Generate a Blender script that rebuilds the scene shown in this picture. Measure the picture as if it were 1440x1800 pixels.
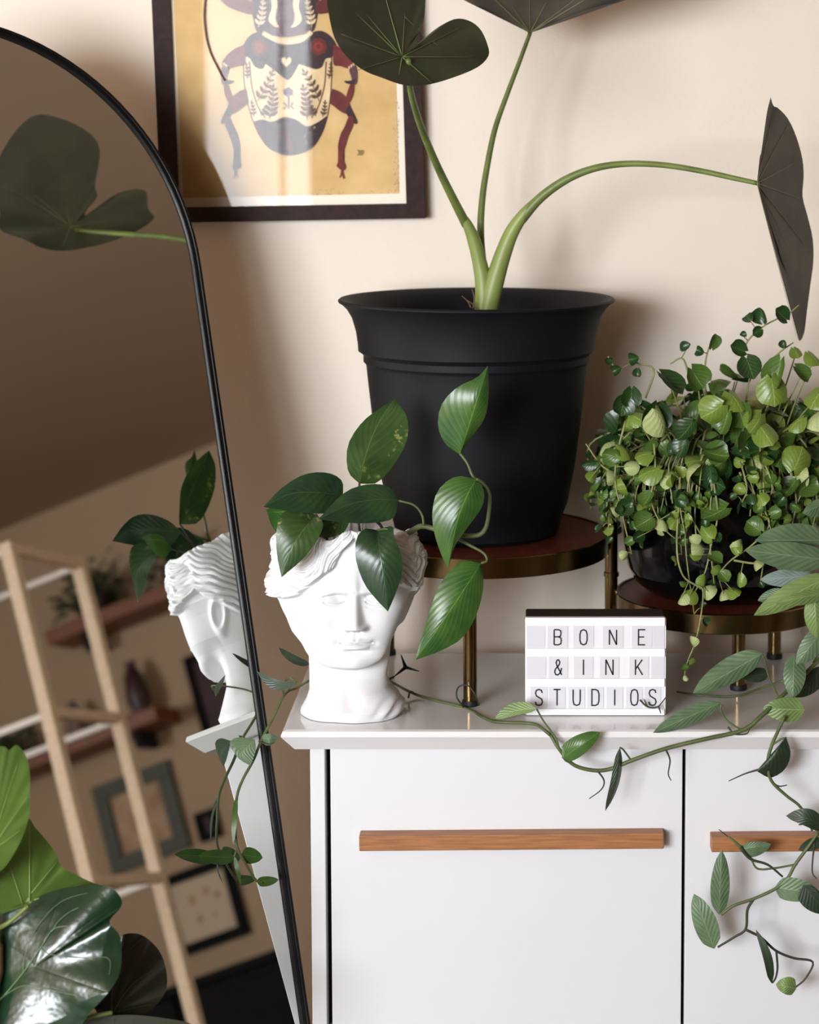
import bpy, bmesh, math, random
import numpy as np
from mathutils import Vector, Matrix, noise as mnoise

for o in list(bpy.data.objects): bpy.data.objects.remove(o, do_unlink=True)
scene = bpy.context.scene
COL = scene.collection
PI = math.pi

# ------------------------------------------------------------------ camera
CAM_D, CAM_H, CAM_P, F_PX, CX, CY = 2.2011, 0.6569, math.radians(5), 3600.0, 920.0, 545.0
cam_data = bpy.data.cameras.new('camera')
cam = bpy.data.objects.new('camera', cam_data); COL.objects.link(cam)
cam.location = (0, -CAM_D, CAM_H)
cam.rotation_euler = (PI/2 - CAM_P, 0, 0)
cam_data.sensor_width = 36; cam_data.lens = F_PX/1800*36
cam_data.shift_x = (720-CX)/1800; cam_data.shift_y = (CY-900)/1800
cam_data.clip_start = .05
cam_data.dof.use_dof = True
cam_data.dof.focus_distance = 2.26
cam_data.dof.aperture_fstop = 72/14.5
scene.camera = cam

# ------------------------------------------------------------------ world, daylight, exposure
world = bpy.data.worlds.new('sky'); scene.world = world; world.use_nodes = True
bg = world.node_tree.nodes['Background']
bg.inputs[0].default_value = (.75, .85, 1, 1); bg.inputs[1].default_value = 1.2
WALL_Y, RIGHT_X, LEFT_X, FRONT_Y, FLOOR_Z, CEIL_Z = .42, 3.2, -3.0, -3.6, -.74, 1.46
WIN = (-2.75, -1.12, .15, 1.36)         # x0, x1, z0, z1 of the large window in the front wall
WIN2 = (-1.06, -.655, .15, 1.36)        # the narrower one beside it, split off with a weaker lamp for the picture glass
def area(name, loc, direction, sx, sy, power, color):
    l = bpy.data.lights.new(name, 'AREA'); l.shape = 'RECTANGLE'; l.size = sx; l.size_y = sy
    l.energy = power; l.color = color
    o = bpy.data.objects.new(name, l); COL.objects.link(o); o.location = loc
    o.rotation_euler = Vector(direction).to_track_quat('-Z', 'Y').to_euler()
    return o
# daylight entering by the window behind the camera, left
area('window_daylight', ((WIN[0]+WIN[1])/2, FRONT_Y-.12, (WIN[2]+WIN[3])/2), (.0, 1, 0), WIN[1]-WIN[0]-.02, WIN[3]-WIN[2]+.1, 440, (.93, .97, 1.02))
area('glass_reflection_light', ((WIN2[0]+WIN2[1])/2, FRONT_Y-.12, (WIN2[2]+WIN2[3])/2), (.0, 1, 0), WIN2[1]-WIN2[0]-.02, WIN2[3]-WIN2[2]+.1, 34, (.97, .98, 1.0))  # added lamp, kept weak so the picture glass reflects only a moderate brightness
scene.view_settings.view_transform = 'Standard'; scene.view_settings.look = 'None'
scene.view_settings.gamma = 1; scene.view_settings.exposure = -.78
scene.view_settings.use_curve_mapping = False

# ------------------------------------------------------------------ geometry helpers
def at(u, v, y):
    """point of the photograph's frame (1440x1800) at world depth y"""
    a = (u-CX)/F_PX; b = (v-CY)/F_PX; c, s = math.cos(CAM_P), math.sin(CAM_P)
    d = Vector((a, c-b*s, -s-b*c)); t = (y+CAM_D)/d.y
    return Vector((0, -CAM_D, CAM_H)) + d*t
def atz(u, v, z):
    a = (u-CX)/F_PX; b = (v-CY)/F_PX; c, s = math.cos(CAM_P), math.sin(CAM_P)
    d = Vector((a, c-b*s, -s-b*c)); t = (z-CAM_H)/d.z
    return Vector((0, -CAM_D, CAM_H)) + d*t

def tag(o, label=None, cat=None, group=None, kind=None):
    if label: o['label'] = label
    if cat: o['category'] = cat
    if group: o['group'] = group
    if kind: o['kind'] = kind
    return o
def thing(name, loc, label, cat, group=None):
    o = bpy.data.objects.new(name, None); COL.objects.link(o); o.location = loc
    o.empty_display_size = .02
    return tag(o, label, cat, group)
ORG = {}
def origin(o):
    p = Vector((0, 0, 0))
    while o is not None: p = p + Vector(o.location); o = o.parent
    return p
def mesh_obj(name, verts, faces, mats, parent=None, smooth=True, uvs=None, midx=None, loc=None, label=None):
    """verts in world coordinates; object origin is its parent's, or loc"""
    org = origin(parent) if parent is not None else Vector((0, 0, 0))
    base = Vector(loc) if loc is not None else (Vector((0, 0, 0)))
    off = org + base if parent is not None else base
    v = np.array([tuple(p) for p in verts], dtype=float) - np.array(off)
    m = bpy.data.meshes.new(name); m.from_pydata(v.tolist(), [], faces)
    if not isinstance(mats, (list, tuple)): mats = [mats]
    for mm in mats: m.materials.append(mm)
    if midx is not None: m.polygons.foreach_set('material_index', midx)
    if smooth is True: m.polygons.foreach_set('use_smooth', [True]*len(m.polygons))
    if uvs is not None:
        l = m.uv_layers.new(name='UVMap'); vi = np.zeros(len(m.loops), dtype=int); m.loops.foreach_get('vertex_index', vi)
        l.data.foreach_set('uv', np.array(uvs, dtype=float)[vi].ravel())
    m.update()
    o = bpy.data.objects.new(name, m); COL.objects.link(o)
    if parent is not None: o.parent = parent
    o.location = base
    if label: o['label'] = label
    return o
class MB:
    def __init__(s): s.v = []; s.f = []; s.mi = []
    def add(s, v, f, mi=0):
        n = len(s.v); s.v += [tuple(p) for p in v]; s.f += [tuple(i+n for i in q) for q in f]; s.mi += [mi]*len(f)
    def build(s, name, mats, parent=None, smooth=False, loc=None, label=None):
        return mesh_obj(name, s.v, s.f, mats, parent, smooth, None, s.mi, loc, label)
def box_vf(x0, x1, y0, y1, z0, z1, bev=0.0):
    bm = bmesh.new(); bmesh.ops.create_cube(bm, size=1)
    for v in bm.verts:
        v.co = Vector(((x0+x1)/2+v.co.x*(x1-x0), (y0+y1)/2+v.co.y*(y1-y0), (z0+z1)/2+v.co.z*(z1-z0)))
    if bev > 0: bmesh.ops.bevel(bm, geom=list(bm.edges), offset=bev, segments=2, affect='EDGES', profile=.5)
    bm.verts.index_update()
    v = [tuple(p.co) for p in bm.verts]; f = [tuple(q.index for q in p.verts) for p in bm.faces]; bm.free()
    return v, f
def box(name, b, mat, parent=None, bev=0.0, loc=None, label=None, rot=None, pivot=None):
    v, f = box_vf(*b, bev)
    if rot is not None:
        pv = Vector(pivot) if pivot else Vector(((b[0]+b[1])/2, (b[2]+b[3])/2, (b[4]+b[5])/2))
        v = [tuple(rot @ (Vector(p)-pv) + pv) for p in v]
    return mesh_obj(name, v, f, mat, parent, False, loc=loc, label=label)
def lathe_vf(prof, c, n=72):
    v = []; f = []
    for r, z in prof:
        for i in range(n):
            a = 2*PI*i/n; v.append((c[0]+r*math.cos(a), c[1]+r*math.sin(a), z))
    for j in range(len(prof)-1):
        for i in range(n):
            f.append((j*n+i, j*n+(i+1) % n, (j+1)*n+(i+1) % n, (j+1)*n+i))
    return v, f
def lathe(name, prof, c, mat, parent=None, n=72, capb=True, capt=False, label=None, loc=None):
    v, f = lathe_vf(prof, c, n)
    if capb: f.append(tuple(range(n))[::-1])
    if capt: f.append(tuple((len(prof)-1)*n+i for i in range(n)))
    o = mesh_obj(name, v, f, mat, parent, True, label=label, loc=loc)
    # crisp edges
    return autosmooth(o)
def autosmooth(o, ang=35):
    m = o.data; bm = bmesh.new(); bm.from_mesh(m)
    for e in bm.edges:
        if len(e.link_faces) == 2 and e.calc_face_angle(0) > math.radians(ang): e.smooth = False
    bm.to_mesh(m); bm.free(); return o
def catmull(P, n):
    P = [Vector(p) for p in P]
    if len(P) == 2: return [P[0].lerp(P[1], i/(n-1)) for i in range(n)]
    out = []; m = len(P)-1
    for i in range(n):
        t = i/(n-1)*m; k = min(int(t), m-1); t -= k
        p0 = P[k-1] if k > 0 else P[0]*2-P[1]; p1 = P[k]; p2 = P[k+1]; p3 = P[k+2] if k+2 <= m else P[m]*2-P[m-1]
        out.append(.5*((2*p1)+(p2-p0)*t+(2*p0-5*p1+4*p2-p3)*t*t+(3*p1-p0-3*p2+p3)*t**3))
    return out
def interp(L, t):
    x = t*(len(L)-1); k = min(int(x), len(L)-2); return L[k]+(L[k+1]-L[k])*(x-k)
def tube_vf(P, R, n=None, sides=8):
    n = n or max(2, (len(P)-1)*5+1)
    C = catmull(P, n); v = []; f = []
    if not isinstance(R, (list, tuple)): R = [R, R]
    up = Vector((.13, -.31, .94)); prev = None
    for i, c in enumerate(C):
        d = (C[min(i+1, n-1)]-C[max(i-1, 0)])
        d = d.normalized() if d.length > 1e-9 else Vector((0, 0, 1))
        a = (prev if prev is not None else up); a = a-d*a.dot(d)
        if a.length < 1e-4: a = d.orthogonal()
        a.normalize(); b = d.cross(a); prev = a; r = interp(R, i/(n-1))
        for k in range(sides):
            an = 2*PI*k/sides; v.append(c+(a*math.cos(an)+b*math.sin(an))*r)
    for i in range(n-1):
        for k in range(sides): f.append((i*sides+k, i*sides+(k+1) % sides, (i+1)*sides+(k+1) % sides, (i+1)*sides+k))
    f.append(tuple(range(sides))[::-1]); f.append(tuple((n-1)*sides+k for k in range(sides)))
    return v, f
def tube(name, P, R, mat, parent=None, sides=10, n=None, label=None, loc=None):
    v, f = tube_vf(P, R, n, sides); return mesh_obj(name, v, f, mat, parent, True, label=label, loc=loc)

# ------------------------------------------------------------------ materials
def nd(nt, t, **k):
    n = nt.nodes.new(t)
    for a, b in k.items(): setattr(n, a, b)
    return n
def srgb(c): return tuple(((x/255)/12.92 if x/255 <= .04045 else ((x/255+.055)/1.055)**2.4) for x in c)+(1,)
def mat(name, col, rough=.5, metal=0, noise=0.0, nscale=20, bump=0.0, bscale=200, spec=.5, col2=None, stretch=None, coat=0, transl=0):
    m = bpy.data.materials.new(name); m.use_nodes = True; nt = m.node_tree; b = nt.nodes['Principled BSDF']
    c = srgb(col); b.inputs['Base Color'].default_value = c
    b.inputs['Roughness'].default_value = rough; b.inputs['Metallic'].default_value = metal
    b.inputs['Specular IOR Level'].default_value = spec; b.inputs['Coat Weight'].default_value = coat
    b.inputs['Coat Roughness'].default_value = .08
    tc = nd(nt, 'ShaderNodeTexCoord')
    vec = tc.outputs['Object']
    if stretch:
        mp = nd(nt, 'ShaderNodeMapping'); mp.inputs['Scale'].default_value = stretch
        nt.links.new(vec, mp.inputs[0]); vec = mp.outputs[0]
    if noise > 0 or col2 is not None:
        n = nd(nt, 'ShaderNodeTexNoise'); n.inputs['Scale'].default_value = nscale; n.inputs['Detail'].default_value = 6
        nt.links.new(vec, n.inputs['Vector'])
        mx = nd(nt, 'ShaderNodeMix', data_type='RGBA')
        r = nd(nt, 'ShaderNodeMapRange'); r.inputs[1].default_value = .3; r.inputs[2].default_value = .7
        nt.links.new(n.outputs['Fac'], r.inputs[0]); nt.links.new(r.outputs[0], mx.inputs[0])
        c2 = srgb(col2) if col2 is not None else tuple(x*(1-noise) for x in c[:3])+(1,)
        mx.inputs[6].default_value = c; mx.inputs[7].default_value = c2
        nt.links.new(mx.outputs[2], b.inputs['Base Color'])
    if bump > 0:
        n2 = nd(nt, 'ShaderNodeTexNoise'); n2.inputs['Scale'].default_value = bscale; n2.inputs['Detail'].default_value = 3
        nt.links.new(vec, n2.inputs['Vector'])
        bp = nd(nt, 'ShaderNodeBump'); bp.inputs['Strength'].default_value = bump; bp.inputs['Distance'].default_value = .001
        nt.links.new(n2.outputs['Fac'], bp.inputs['Height']); nt.links.new(bp.outputs[0], b.inputs['Normal'])
    return m
def leafmat(name, col, vein, rough=.35, N=9, slope=.35, vw=.10, vs=.6, col2=None, bump=.5, midw=.05, transl=.12, nscale=40, varieg=None, spec=.5, rings=False, bd=.003):
    m = bpy.data.materials.new(name); m.use_nodes = True; nt = m.node_tree; L = nt.links.new; b = nt.nodes['Principled BSDF']
    b.inputs['Roughness'].default_value = rough; b.inputs['Specular IOR Level'].default_value = spec
    uv = nd(nt, 'ShaderNodeUVMap'); sp = nd(nt, 'ShaderNodeSeparateXYZ'); L(uv.outputs[0], sp.inputs[0])
    def mth(op, a, bb=None, cc=None):
        n = nd(nt, 'ShaderNodeMath', operation=op)
        for i, x in enumerate((a, bb, cc)):
            if x is None: continue
            if isinstance(x, (int, float)): n.inputs[i].default_value = x
            else: L(x, n.inputs[i])
        return n.outputs[0]
    ax = mth('MULTIPLY', mth('ABSOLUTE', mth('SUBTRACT', sp.outputs[0], .5)), 2)
    ph = mth('MULTIPLY', mth('SUBTRACT', sp.outputs[1], mth('MULTIPLY', mth('POWER', ax, .8), slope)), N)
    tri = mth('PINGPONG', ph, .5)                      # 0 at veins .. .5
    v1 = mth('SUBTRACT', 1, mth('MULTIPLY', tri, 1/vw)); v1 = mth('MAXIMUM', v1, 0)
    v1 = mth('MULTIPLY', v1, mth('SUBTRACT', 1.1, ax))
    v2 = mth('MAXIMUM', mth('SUBTRACT', 1, mth('DIVIDE', ax, midw)), 0)
    vv = mth('MINIMUM', mth('ADD', mth('MULTIPLY', v1, vs), mth('MULTIPLY', v2, .9)), 1)
    tc = nd(nt, 'ShaderNodeTexCoord')
    n = nd(nt, 'ShaderNodeTexNoise'); n.inputs['Scale'].default_value = nscale; n.inputs['Detail'].default_value = 4
    L(tc.outputs['Object'], n.inputs['Vector'])
    r = nd(nt, 'ShaderNodeMapRange'); r.inputs[1].default_value = .35; r.inputs[2].default_value = .68; L(n.outputs['Fac'], r.inputs[0])
    mx = nd(nt, 'ShaderNodeMix', data_type='RGBA'); L(r.outputs[0], mx.inputs[0])
    mx.inputs[6].default_value = srgb(col); mx.inputs[7].default_value = srgb(col2) if col2 else tuple(x*.72 for x in srgb(col)[:3])+(1,)
    out = mx.outputs[2]
    if varieg:
        n3 = nd(nt, 'ShaderNodeTexNoise'); n3.inputs['Scale'].default_value = 170; n3.inputs['Detail'].default_value = 2; n3.inputs['Roughness'].default_value = .7
        L(tc.outputs['Object'], n3.inputs['Vector'])
        n4 = nd(nt, 'ShaderNodeTexNoise'); n4.inputs['Scale'].default_value = 32; L(tc.outputs['Object'], n4.inputs['Vector'])
        a1 = mth('MULTIPLY', mth('SUBTRACT', n3.outputs['Fac'], .52), 7); a2 = mth('MULTIPLY', mth('SUBTRACT', n4.outputs['Fac'], .52), 9)
        k = mth('MULTIPLY', mth('MAXIMUM', mth('MINIMUM', a1, 1), 0), mth('MAXIMUM', mth('MINIMUM', a2, 1), 0))
        m3 = nd(nt, 'ShaderNodeMix', data_type='RGBA'); L(mth('MULTIPLY', k, .75), m3.inputs[0]); L(out, m3.inputs[6]); m3.inputs[7].default_value = srgb(varieg); out = m3.outputs[2]
    m2 = nd(nt, 'ShaderNodeMix', data_type='RGBA'); L(vv, m2.inputs[0]); L(out, m2.inputs[6]); m2.inputs[7].default_value = srgb(vein)
    L(m2.outputs[2], b.inputs['Base Color'])
    hgt = mth('SUBTRACT', mth('MULTIPLY', tri, 1.0), mth('MULTIPLY', v2, .5))
    hgt = mth('ADD', hgt, mth('MULTIPLY', n.outputs['Fac'], .4))
    bp = nd(nt, 'ShaderNodeBump'); bp.inputs['Strength'].default_value = bump; bp.inputs['Distance'].default_value = bd
    L(hgt, bp.inputs['Height']); L(bp.outputs[0], b.inputs['Normal'])
    if transl:
        tr = nd(nt, 'ShaderNodeBsdfTranslucent'); ms = nd(nt, 'ShaderNodeMixShader'); ms.inputs[0].default_value = transl
        L(m2.outputs[2], tr.inputs[0]); L(b.outputs[0], ms.inputs[1]); L(tr.outputs[0], ms.inputs[2])
        L(ms.outputs[0], nt.nodes['Material Output'].inputs[0])
    return m
def wood(name, c1, c2, stretch=(1, 1, 8), rough=.45, scale=30, coat=0):
    m = mat(name, c1, rough=rough, col2=c2, nscale=scale, stretch=stretch, bump=.15, bscale=scale*3, coat=coat); return m

M = {}
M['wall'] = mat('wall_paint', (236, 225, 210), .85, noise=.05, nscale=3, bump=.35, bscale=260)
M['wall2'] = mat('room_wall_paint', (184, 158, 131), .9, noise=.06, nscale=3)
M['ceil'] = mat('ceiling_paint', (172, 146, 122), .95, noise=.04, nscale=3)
M['floor'] = wood('floor_boards', (118, 104, 92), (92, 80, 70), (1, 8, 1), .5, 6)
M['lacq'] = mat('white_gloss_lacquer', (231, 231, 231), .13, noise=.02, nscale=2, coat=.3)
M['front'] = mat('white_satin_front', (219, 220, 223), .42, noise=.02, nscale=4)
M['dark'] = mat('dark_gap', (10, 10, 12), .8)
M['oak'] = wood('oak_handle', (172, 118, 74), (136, 88, 52), (2, 30, 30), .5, 12)
M['potblack'] = mat('matte_black_plastic', (15, 16, 20), .6, bump=.1, bscale=300, spec=.22)
M['glossblack'] = mat('gloss_black_ceramic', (6, 6, 8), .10, spec=.3, coat=.12)
M['soil'] = mat('potting_soil', (46, 34, 26), .95, noise=.5, nscale=120, bump=1, bscale=220)
M['brass'] = mat('antique_brass', (126, 106, 70), .22, metal=1, noise=.25, nscale=14)
M['rubber'] = mat('black_rubber', (14, 13, 13), .6)
M['mahog'] = wood('red_brown_plant_shelf', (118, 58, 40), (82, 36, 26), (14, 2, 1), .32, 16)
M['plaster'] = mat('white_plaster', (226, 227, 228), .75, noise=.03, nscale=30, bump=.12, bscale=500)
M['frameblack'] = mat('black_metal', (6, 6, 7), .45, spec=.3)
M['walnut'] = wood('dark_walnut_frame', (50, 29, 25), (32, 18, 17), (3, 3, 3), .6, 40)
M['walnut'].node_tree.nodes['Principled BSDF'].inputs['Specular IOR Level'].default_value = .2
M['stem'] = mat('pale_green_stem', (116, 130, 64), .45, noise=.3, nscale=30, col2=(84, 98, 48))
M['sheath'] = mat('fresh_green_sheath', (142, 156, 84), .45, col2=(104, 120, 58), nscale=25, stretch=(1, 1, .2))
M['vine'] = mat('green_vine', (92, 104, 58), .5, col2=(66, 78, 46), nscale=50)
M['vinedark'] = mat('dark_vine', (58, 58, 44), .6, col2=(40, 44, 34), nscale=50)
M['pepstem'] = mat('pale_peperomia_stem', (150, 152, 98), .5, col2=(112, 116, 70), nscale=60)
M['tendril'] = mat('brown_sheath', (120, 98, 72), .7)
M['aloc'] = leafmat('alocasia_leaf', (64, 68, 46), (88, 98, 58), .42, N=1, vs=0, midw=.001, bump=.5, nscale=18, transl=.05, col2=(46, 50, 34))
M['alocback'] = leafmat('alocasia_leaf_underside', (86, 78, 68), (88, 98, 58), .55, N=1, vs=0, midw=.001, bump=.6, nscale=22, transl=.05, col2=(66, 62, 52))
M['alocvein'] = mat('alocasia_vein', (98, 108, 66), .5)
M['alocvein2'] = mat('alocasia_underside_vein', (124, 122, 88), .5)
M['poth'] = leafmat('pothos_leaf', (70, 104, 40), (112, 146, 74), .3, N=11, slope=.42, vw=.16, vs=.35, bump=.10, col2=(44, 84, 36), transl=.1, midw=.03)
M['pothdark'] = leafmat('dark_pothos_leaf', (44, 70, 38), (66, 96, 58), .3, N=10, slope=.4, vw=.14, vs=.3, bump=.12, col2=(30, 54, 38), transl=.06, midw=.03)
M['pothvar'] = leafmat('variegated_pothos_leaf', (58, 86, 40), (92, 120, 60), .36, N=9, slope=.4, vw=.14, vs=.25, bump=.12, col2=(44, 70, 34), varieg=(168, 176, 96), transl=.08, midw=.03)
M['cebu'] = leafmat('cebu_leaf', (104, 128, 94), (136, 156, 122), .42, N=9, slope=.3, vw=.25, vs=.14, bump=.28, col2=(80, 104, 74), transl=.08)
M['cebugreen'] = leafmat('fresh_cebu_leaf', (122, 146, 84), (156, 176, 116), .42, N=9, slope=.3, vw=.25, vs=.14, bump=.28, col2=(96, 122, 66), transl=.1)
M['cebudark'] = leafmat('dark_cebu_leaf', (46, 62, 42), (70, 84, 54), .45, N=9, slope=.3, vw=.25, vs=.12, bump=.2, col2=(34, 48, 32), transl=.05)  # darker green for some of the vine leaves
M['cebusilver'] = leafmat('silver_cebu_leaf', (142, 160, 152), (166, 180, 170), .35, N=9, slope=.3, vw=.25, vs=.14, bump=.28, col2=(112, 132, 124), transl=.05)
M['pep1'] = leafmat('peperomia_leaf', (82, 112, 46), (128, 156, 86), .3, N=5, slope=.6, vw=.2, vs=.3, bump=.12, col2=(60, 90, 34), transl=.15)
M['pep2'] = leafmat('light_peperomia_leaf', (122, 144, 60), (164, 182, 104), .3, N=5, slope=.6, vw=.2, vs=.3, bump=.12, col2=(96, 122, 44), transl=.15)
M['pep3'] = leafmat('dark_peperomia_leaf', (40, 70, 32), (88, 124, 70), .28, N=5, slope=.6, vw=.2, vs=.4, bump=.12, col2=(28, 52, 24), transl=.1)
M['pep4'] = leafmat('pale_peperomia_underside', (180, 190, 134), (150, 168, 100), .45, N=5, slope=.6, vw=.2, vs=.3, bump=.3, col2=(172, 186, 118), transl=.15)
M['figdark'] = leafmat('glossy_fig_leaf', (24, 54, 30), (120, 148, 110), .25, N=1, vs=0, midw=.001, bump=1, nscale=16, transl=.03, col2=(16, 40, 26), spec=.7, bd=.012)
M['figlight'] = leafmat('new_fig_leaf', (92, 118, 50), (150, 180, 90), .4, N=1, vs=0, midw=.001, bump=.6, nscale=16, transl=.18, col2=(68, 94, 38))
M['figbrown'] = leafmat('olive_fig_leaf', (50, 50, 34), (96, 92, 60), .5, N=1, vs=0, midw=.001, bump=.5, nscale=16, transl=.03, col2=(36, 38, 26))  # dark brownish olive leaf colour
M['figvein'] = mat('fig_vein', (92, 118, 80), .4)
M['figvein2'] = mat('light_fig_vein', (150, 178, 96), .4)
M['figvein3'] = mat('brown_fig_vein', (104, 98, 66), .4)

# ------------------------------------------------------------------ the room
def quadwall(name, pts, m):
    v = [Vector(p) for p in pts]
    nrm = (v[1]-v[0]).cross(v[2]-v[0]).normalized()*.06
    vv = v+[p-nrm for p in v]
    f = [(0, 1, 2, 3), (7, 6, 5, 4), (0, 4, 5, 1), (1, 5, 6, 2), (2, 6, 7, 3), (3, 7, 4, 0)]
    return tag(mesh_obj(name, vv, f, m, None, False), kind='structure')
Z0, Z1 = FLOOR_Z, CEIL_Z
quadwall('wall_back', [(LEFT_X, WALL_Y, Z0), (RIGHT_X, WALL_Y, Z0), (RIGHT_X, WALL_Y, Z1), (LEFT_X, WALL_Y, Z1)], M['wall'])
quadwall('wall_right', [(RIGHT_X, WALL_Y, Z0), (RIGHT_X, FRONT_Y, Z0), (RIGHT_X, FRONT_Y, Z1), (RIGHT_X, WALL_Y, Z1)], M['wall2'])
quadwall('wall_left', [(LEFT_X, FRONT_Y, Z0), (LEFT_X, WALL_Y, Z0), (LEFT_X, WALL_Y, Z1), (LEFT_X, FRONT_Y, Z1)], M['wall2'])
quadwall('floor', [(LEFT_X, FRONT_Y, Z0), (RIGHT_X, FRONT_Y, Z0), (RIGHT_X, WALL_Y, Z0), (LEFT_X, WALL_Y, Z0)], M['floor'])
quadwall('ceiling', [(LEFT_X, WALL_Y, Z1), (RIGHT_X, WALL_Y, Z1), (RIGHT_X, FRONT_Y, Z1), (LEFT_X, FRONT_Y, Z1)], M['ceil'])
mb = MB()
for b in ((LEFT_X, WIN[0], Z0, Z1), (WIN[1], WIN2[0], Z0, Z1), (WIN2[1], RIGHT_X, Z0, Z1), (WIN[0], WIN[1], Z0, WIN[2]), (WIN[0], WIN[1], WIN[3], Z1), (WIN2[0], WIN2[1], Z0, WIN2[2]), (WIN2[0], WIN2[1], WIN2[3], Z1)):
    v, f = box_vf(b[0], b[1], FRONT_Y-.08, FRONT_Y, b[2], b[3]); mb.add(v, f)
tag(mb.build('wall_front', M['wall2']), kind='structure')
M['upvc'] = mat('white_window_frame', (225, 222, 214), .4)
for wn, W_ in (('window_1', WIN), ('window_2', WIN2)):
    mb = MB(); wx0, wx1, wz0, wz1 = W_
    bars = [(wx0, wx0+.035, wz0, wz1), (wx1-.035, wx1, wz0, wz1), (wx0, wx1, wz0, wz0+.04), (wx0, wx1, wz1-.04, wz1)]
    if wn == 'window_1': bars += [((wx0+wx1)/2-.02, (wx0+wx1)/2+.02, wz0, wz1)]
    else: bars += [(wx1-.13, wx1-.118, wz0, wz1)]
    for b in bars:
        v, f = box_vf(b[0], b[1], FRONT_Y-.07, FRONT_Y-.02, b[2], b[3], .004); mb.add(v, f)
    tag(mb.build(wn, M['upvc']), kind='structure')
mb = MB()
v, f = box_vf(LEFT_X, RIGHT_X, WALL_Y-.015, WALL_Y-.0005, Z0+.0005, Z0+.09, .003)
mb.add(v, f); tag(mb.build('baseboard_back', M['upvc']), kind='structure')

# fig tree etc. come later. ------------------------------------------------ sideboard
SBX0, SBX1, DEP = -.2375, .60, .325
sb = thing('sideboard', (.17, .18, FLOOR_Z), 'long white sideboard with two flap fronts, oak bar handles and glossy top', 'sideboard')
# worktop with a chamfered under edge
def top_vf(x0, x1, y0, y1):
    rings = [(0.006, -.0), (.0018, -.0012), (0, -.005), (.0, -.007), (.0135, -.0245)]
    v = []; f = []
    for ins, z in rings:
        yb = y1
        v += [(x0+ins, y0+ins, z), (x1-ins, y0+ins, z), (x1-ins, yb, z), (x0+ins, yb, z)]
    for j in range(len(rings)-1):
        for i in range(4): f.append((j*4+i, (j+1)*4+i, (j+1)*4+(i+1) % 4, j*4+(i+1) % 4))
    f.append((0, 1, 2, 3)); k = (len(rings)-1)*4; f.append((k+3, k+2, k+1, k))
    return v, f
v, f = top_vf(-.2665, SBX1+.028, 0.0, DEP+.012)
mesh_obj('worktop', v, f, M['lacq'], sb, False, label='glossy white top board with bevelled under edge')
box('side_panel', (SBX0, SBX0+.0165, .027, DEP, -.372, -.0246), M['front'], sb, .001)
box('side_panel', (SBX1-.0165, SBX1, .027, DEP, -.372, -.0246), M['front'], sb, .001)
box('back_panel', (SBX0+.017, SBX1-.017, DEP-.01, DEP-.002, -.372, -.0246), M['front'], sb)
box('bottom_panel', (SBX0+.017, SBX1-.017, .05, DEP-.011, -.372, -.356), M['front'], sb, .001)
box('gap_shade_sheet', (SBX0+.017, SBX1-.017, .054, .058, -.355, -.0250), M['dark'], sb)  # near-black sheet that paints the shade seen through the gaps around the fronts
fronts = [(-.2150, .1775), (.1812, .5800)]
hnd = [((-.1820, .1560), (-.1300, -.1272)), ((.2085, .5460), (-.1312, -.1285))]
for (a, b), ((h0, h1), (za, zb)) in zip(fronts, hnd):
    d = box('door', (a, b, .027, .046, -.367, -.0270), M['front'], sb, .0008)
    ang = math.atan2(zb-za, h1-h0); zc = (za+zb)/2
    R = Matrix.Rotation(-ang, 3, 'Y')
    box('handle', (h0, h1, .008, .0268, zc-.0088, zc+.0088), M['oak'], d, .0012, rot=R, label='oak bar handle')
for x in (SBX0+.05, SBX1-.05):
    for y in (.12, DEP-.06):
        lathe('leg', [(.012, FLOOR_Z), (.02, -.3725)], (x, y), M['oak'], sb, 16, capt=True)

# ------------------------------------------------------------------ brass plant stand
UC, LC = (-.0560, .2500), (.238, .24)
UZ, LZ, UR, LR = .1715, .1010, .1600, .1265
ps = thing('plant_stand', (.1, .24, .0), 'two tier brass plant stand with round red-brown wooden shelves on the worktop', 'plant stand')
for c, z, r in ((UC, UZ, UR), (LC, LZ, LR)):
    th = .0215 if r > .15 else .021
    rg = lathe('brass_ring', [(r-.004, z+.0012), (r-.0012, z+.0015), (r, z+.0005), (r, z-th), (r-.001, z-th-.001), (r-.004, z-th-.001)], c, M['brass'], ps, 96, capb=False, label='brass rim around the round shelf')
    bm_ = lathe_vf([(r-.0041, z-.012), (r-.0041, z)], c, 96); n = 96
    v, f = bm_; f.append(tuple(range(n))[::-1]); f.append(tuple(n+i for i in range(n)))
    autosmooth(mesh_obj('round_shelf', v, f, M['mahog'], ps, True, label='red-brown stained wooden disc'))
def legs(x, y, z1, r=.0082):
    o = lathe('leg', [(r, .006), (r, z1)], (x, y), M['brass'], ps, 24, capt=True)
    lathe('rubber_foot', [(r+.0016, .0003), (r+.002, .003), (r+.0012, .0065), (r-.001, .007)], (x, y), M['rubber'], o, 24)
legs(-.061, .101, UZ-.0235, .0078); legs(-.17, .33, UZ-.0235, .0078)
legs(.254, .168, LZ-.0225); legs(.314, .312, LZ-.0225)
# the shared rear post with couplings
px, py = .1075, .262
post = lathe('post', [(.0078, .006), (.0078, .224), (.005, .2275)], (px, py), M['brass'], ps, 24, capt=True, label='tall brass post between the two shelves')
lathe('rubber_foot', [(.0095, .0003), (.0098, .003), (.009, .0065), (.007, .007)], (px, py), M['rubber'], post, 24)
for z in (.118, .1945):
    lathe('coupling', [(.0079, z-.003), (.0093, z-.0025), (.0093, z+.0025), (.0079, z+.003)], (px, py), M['brass'], post, 24, capb=False)

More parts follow.
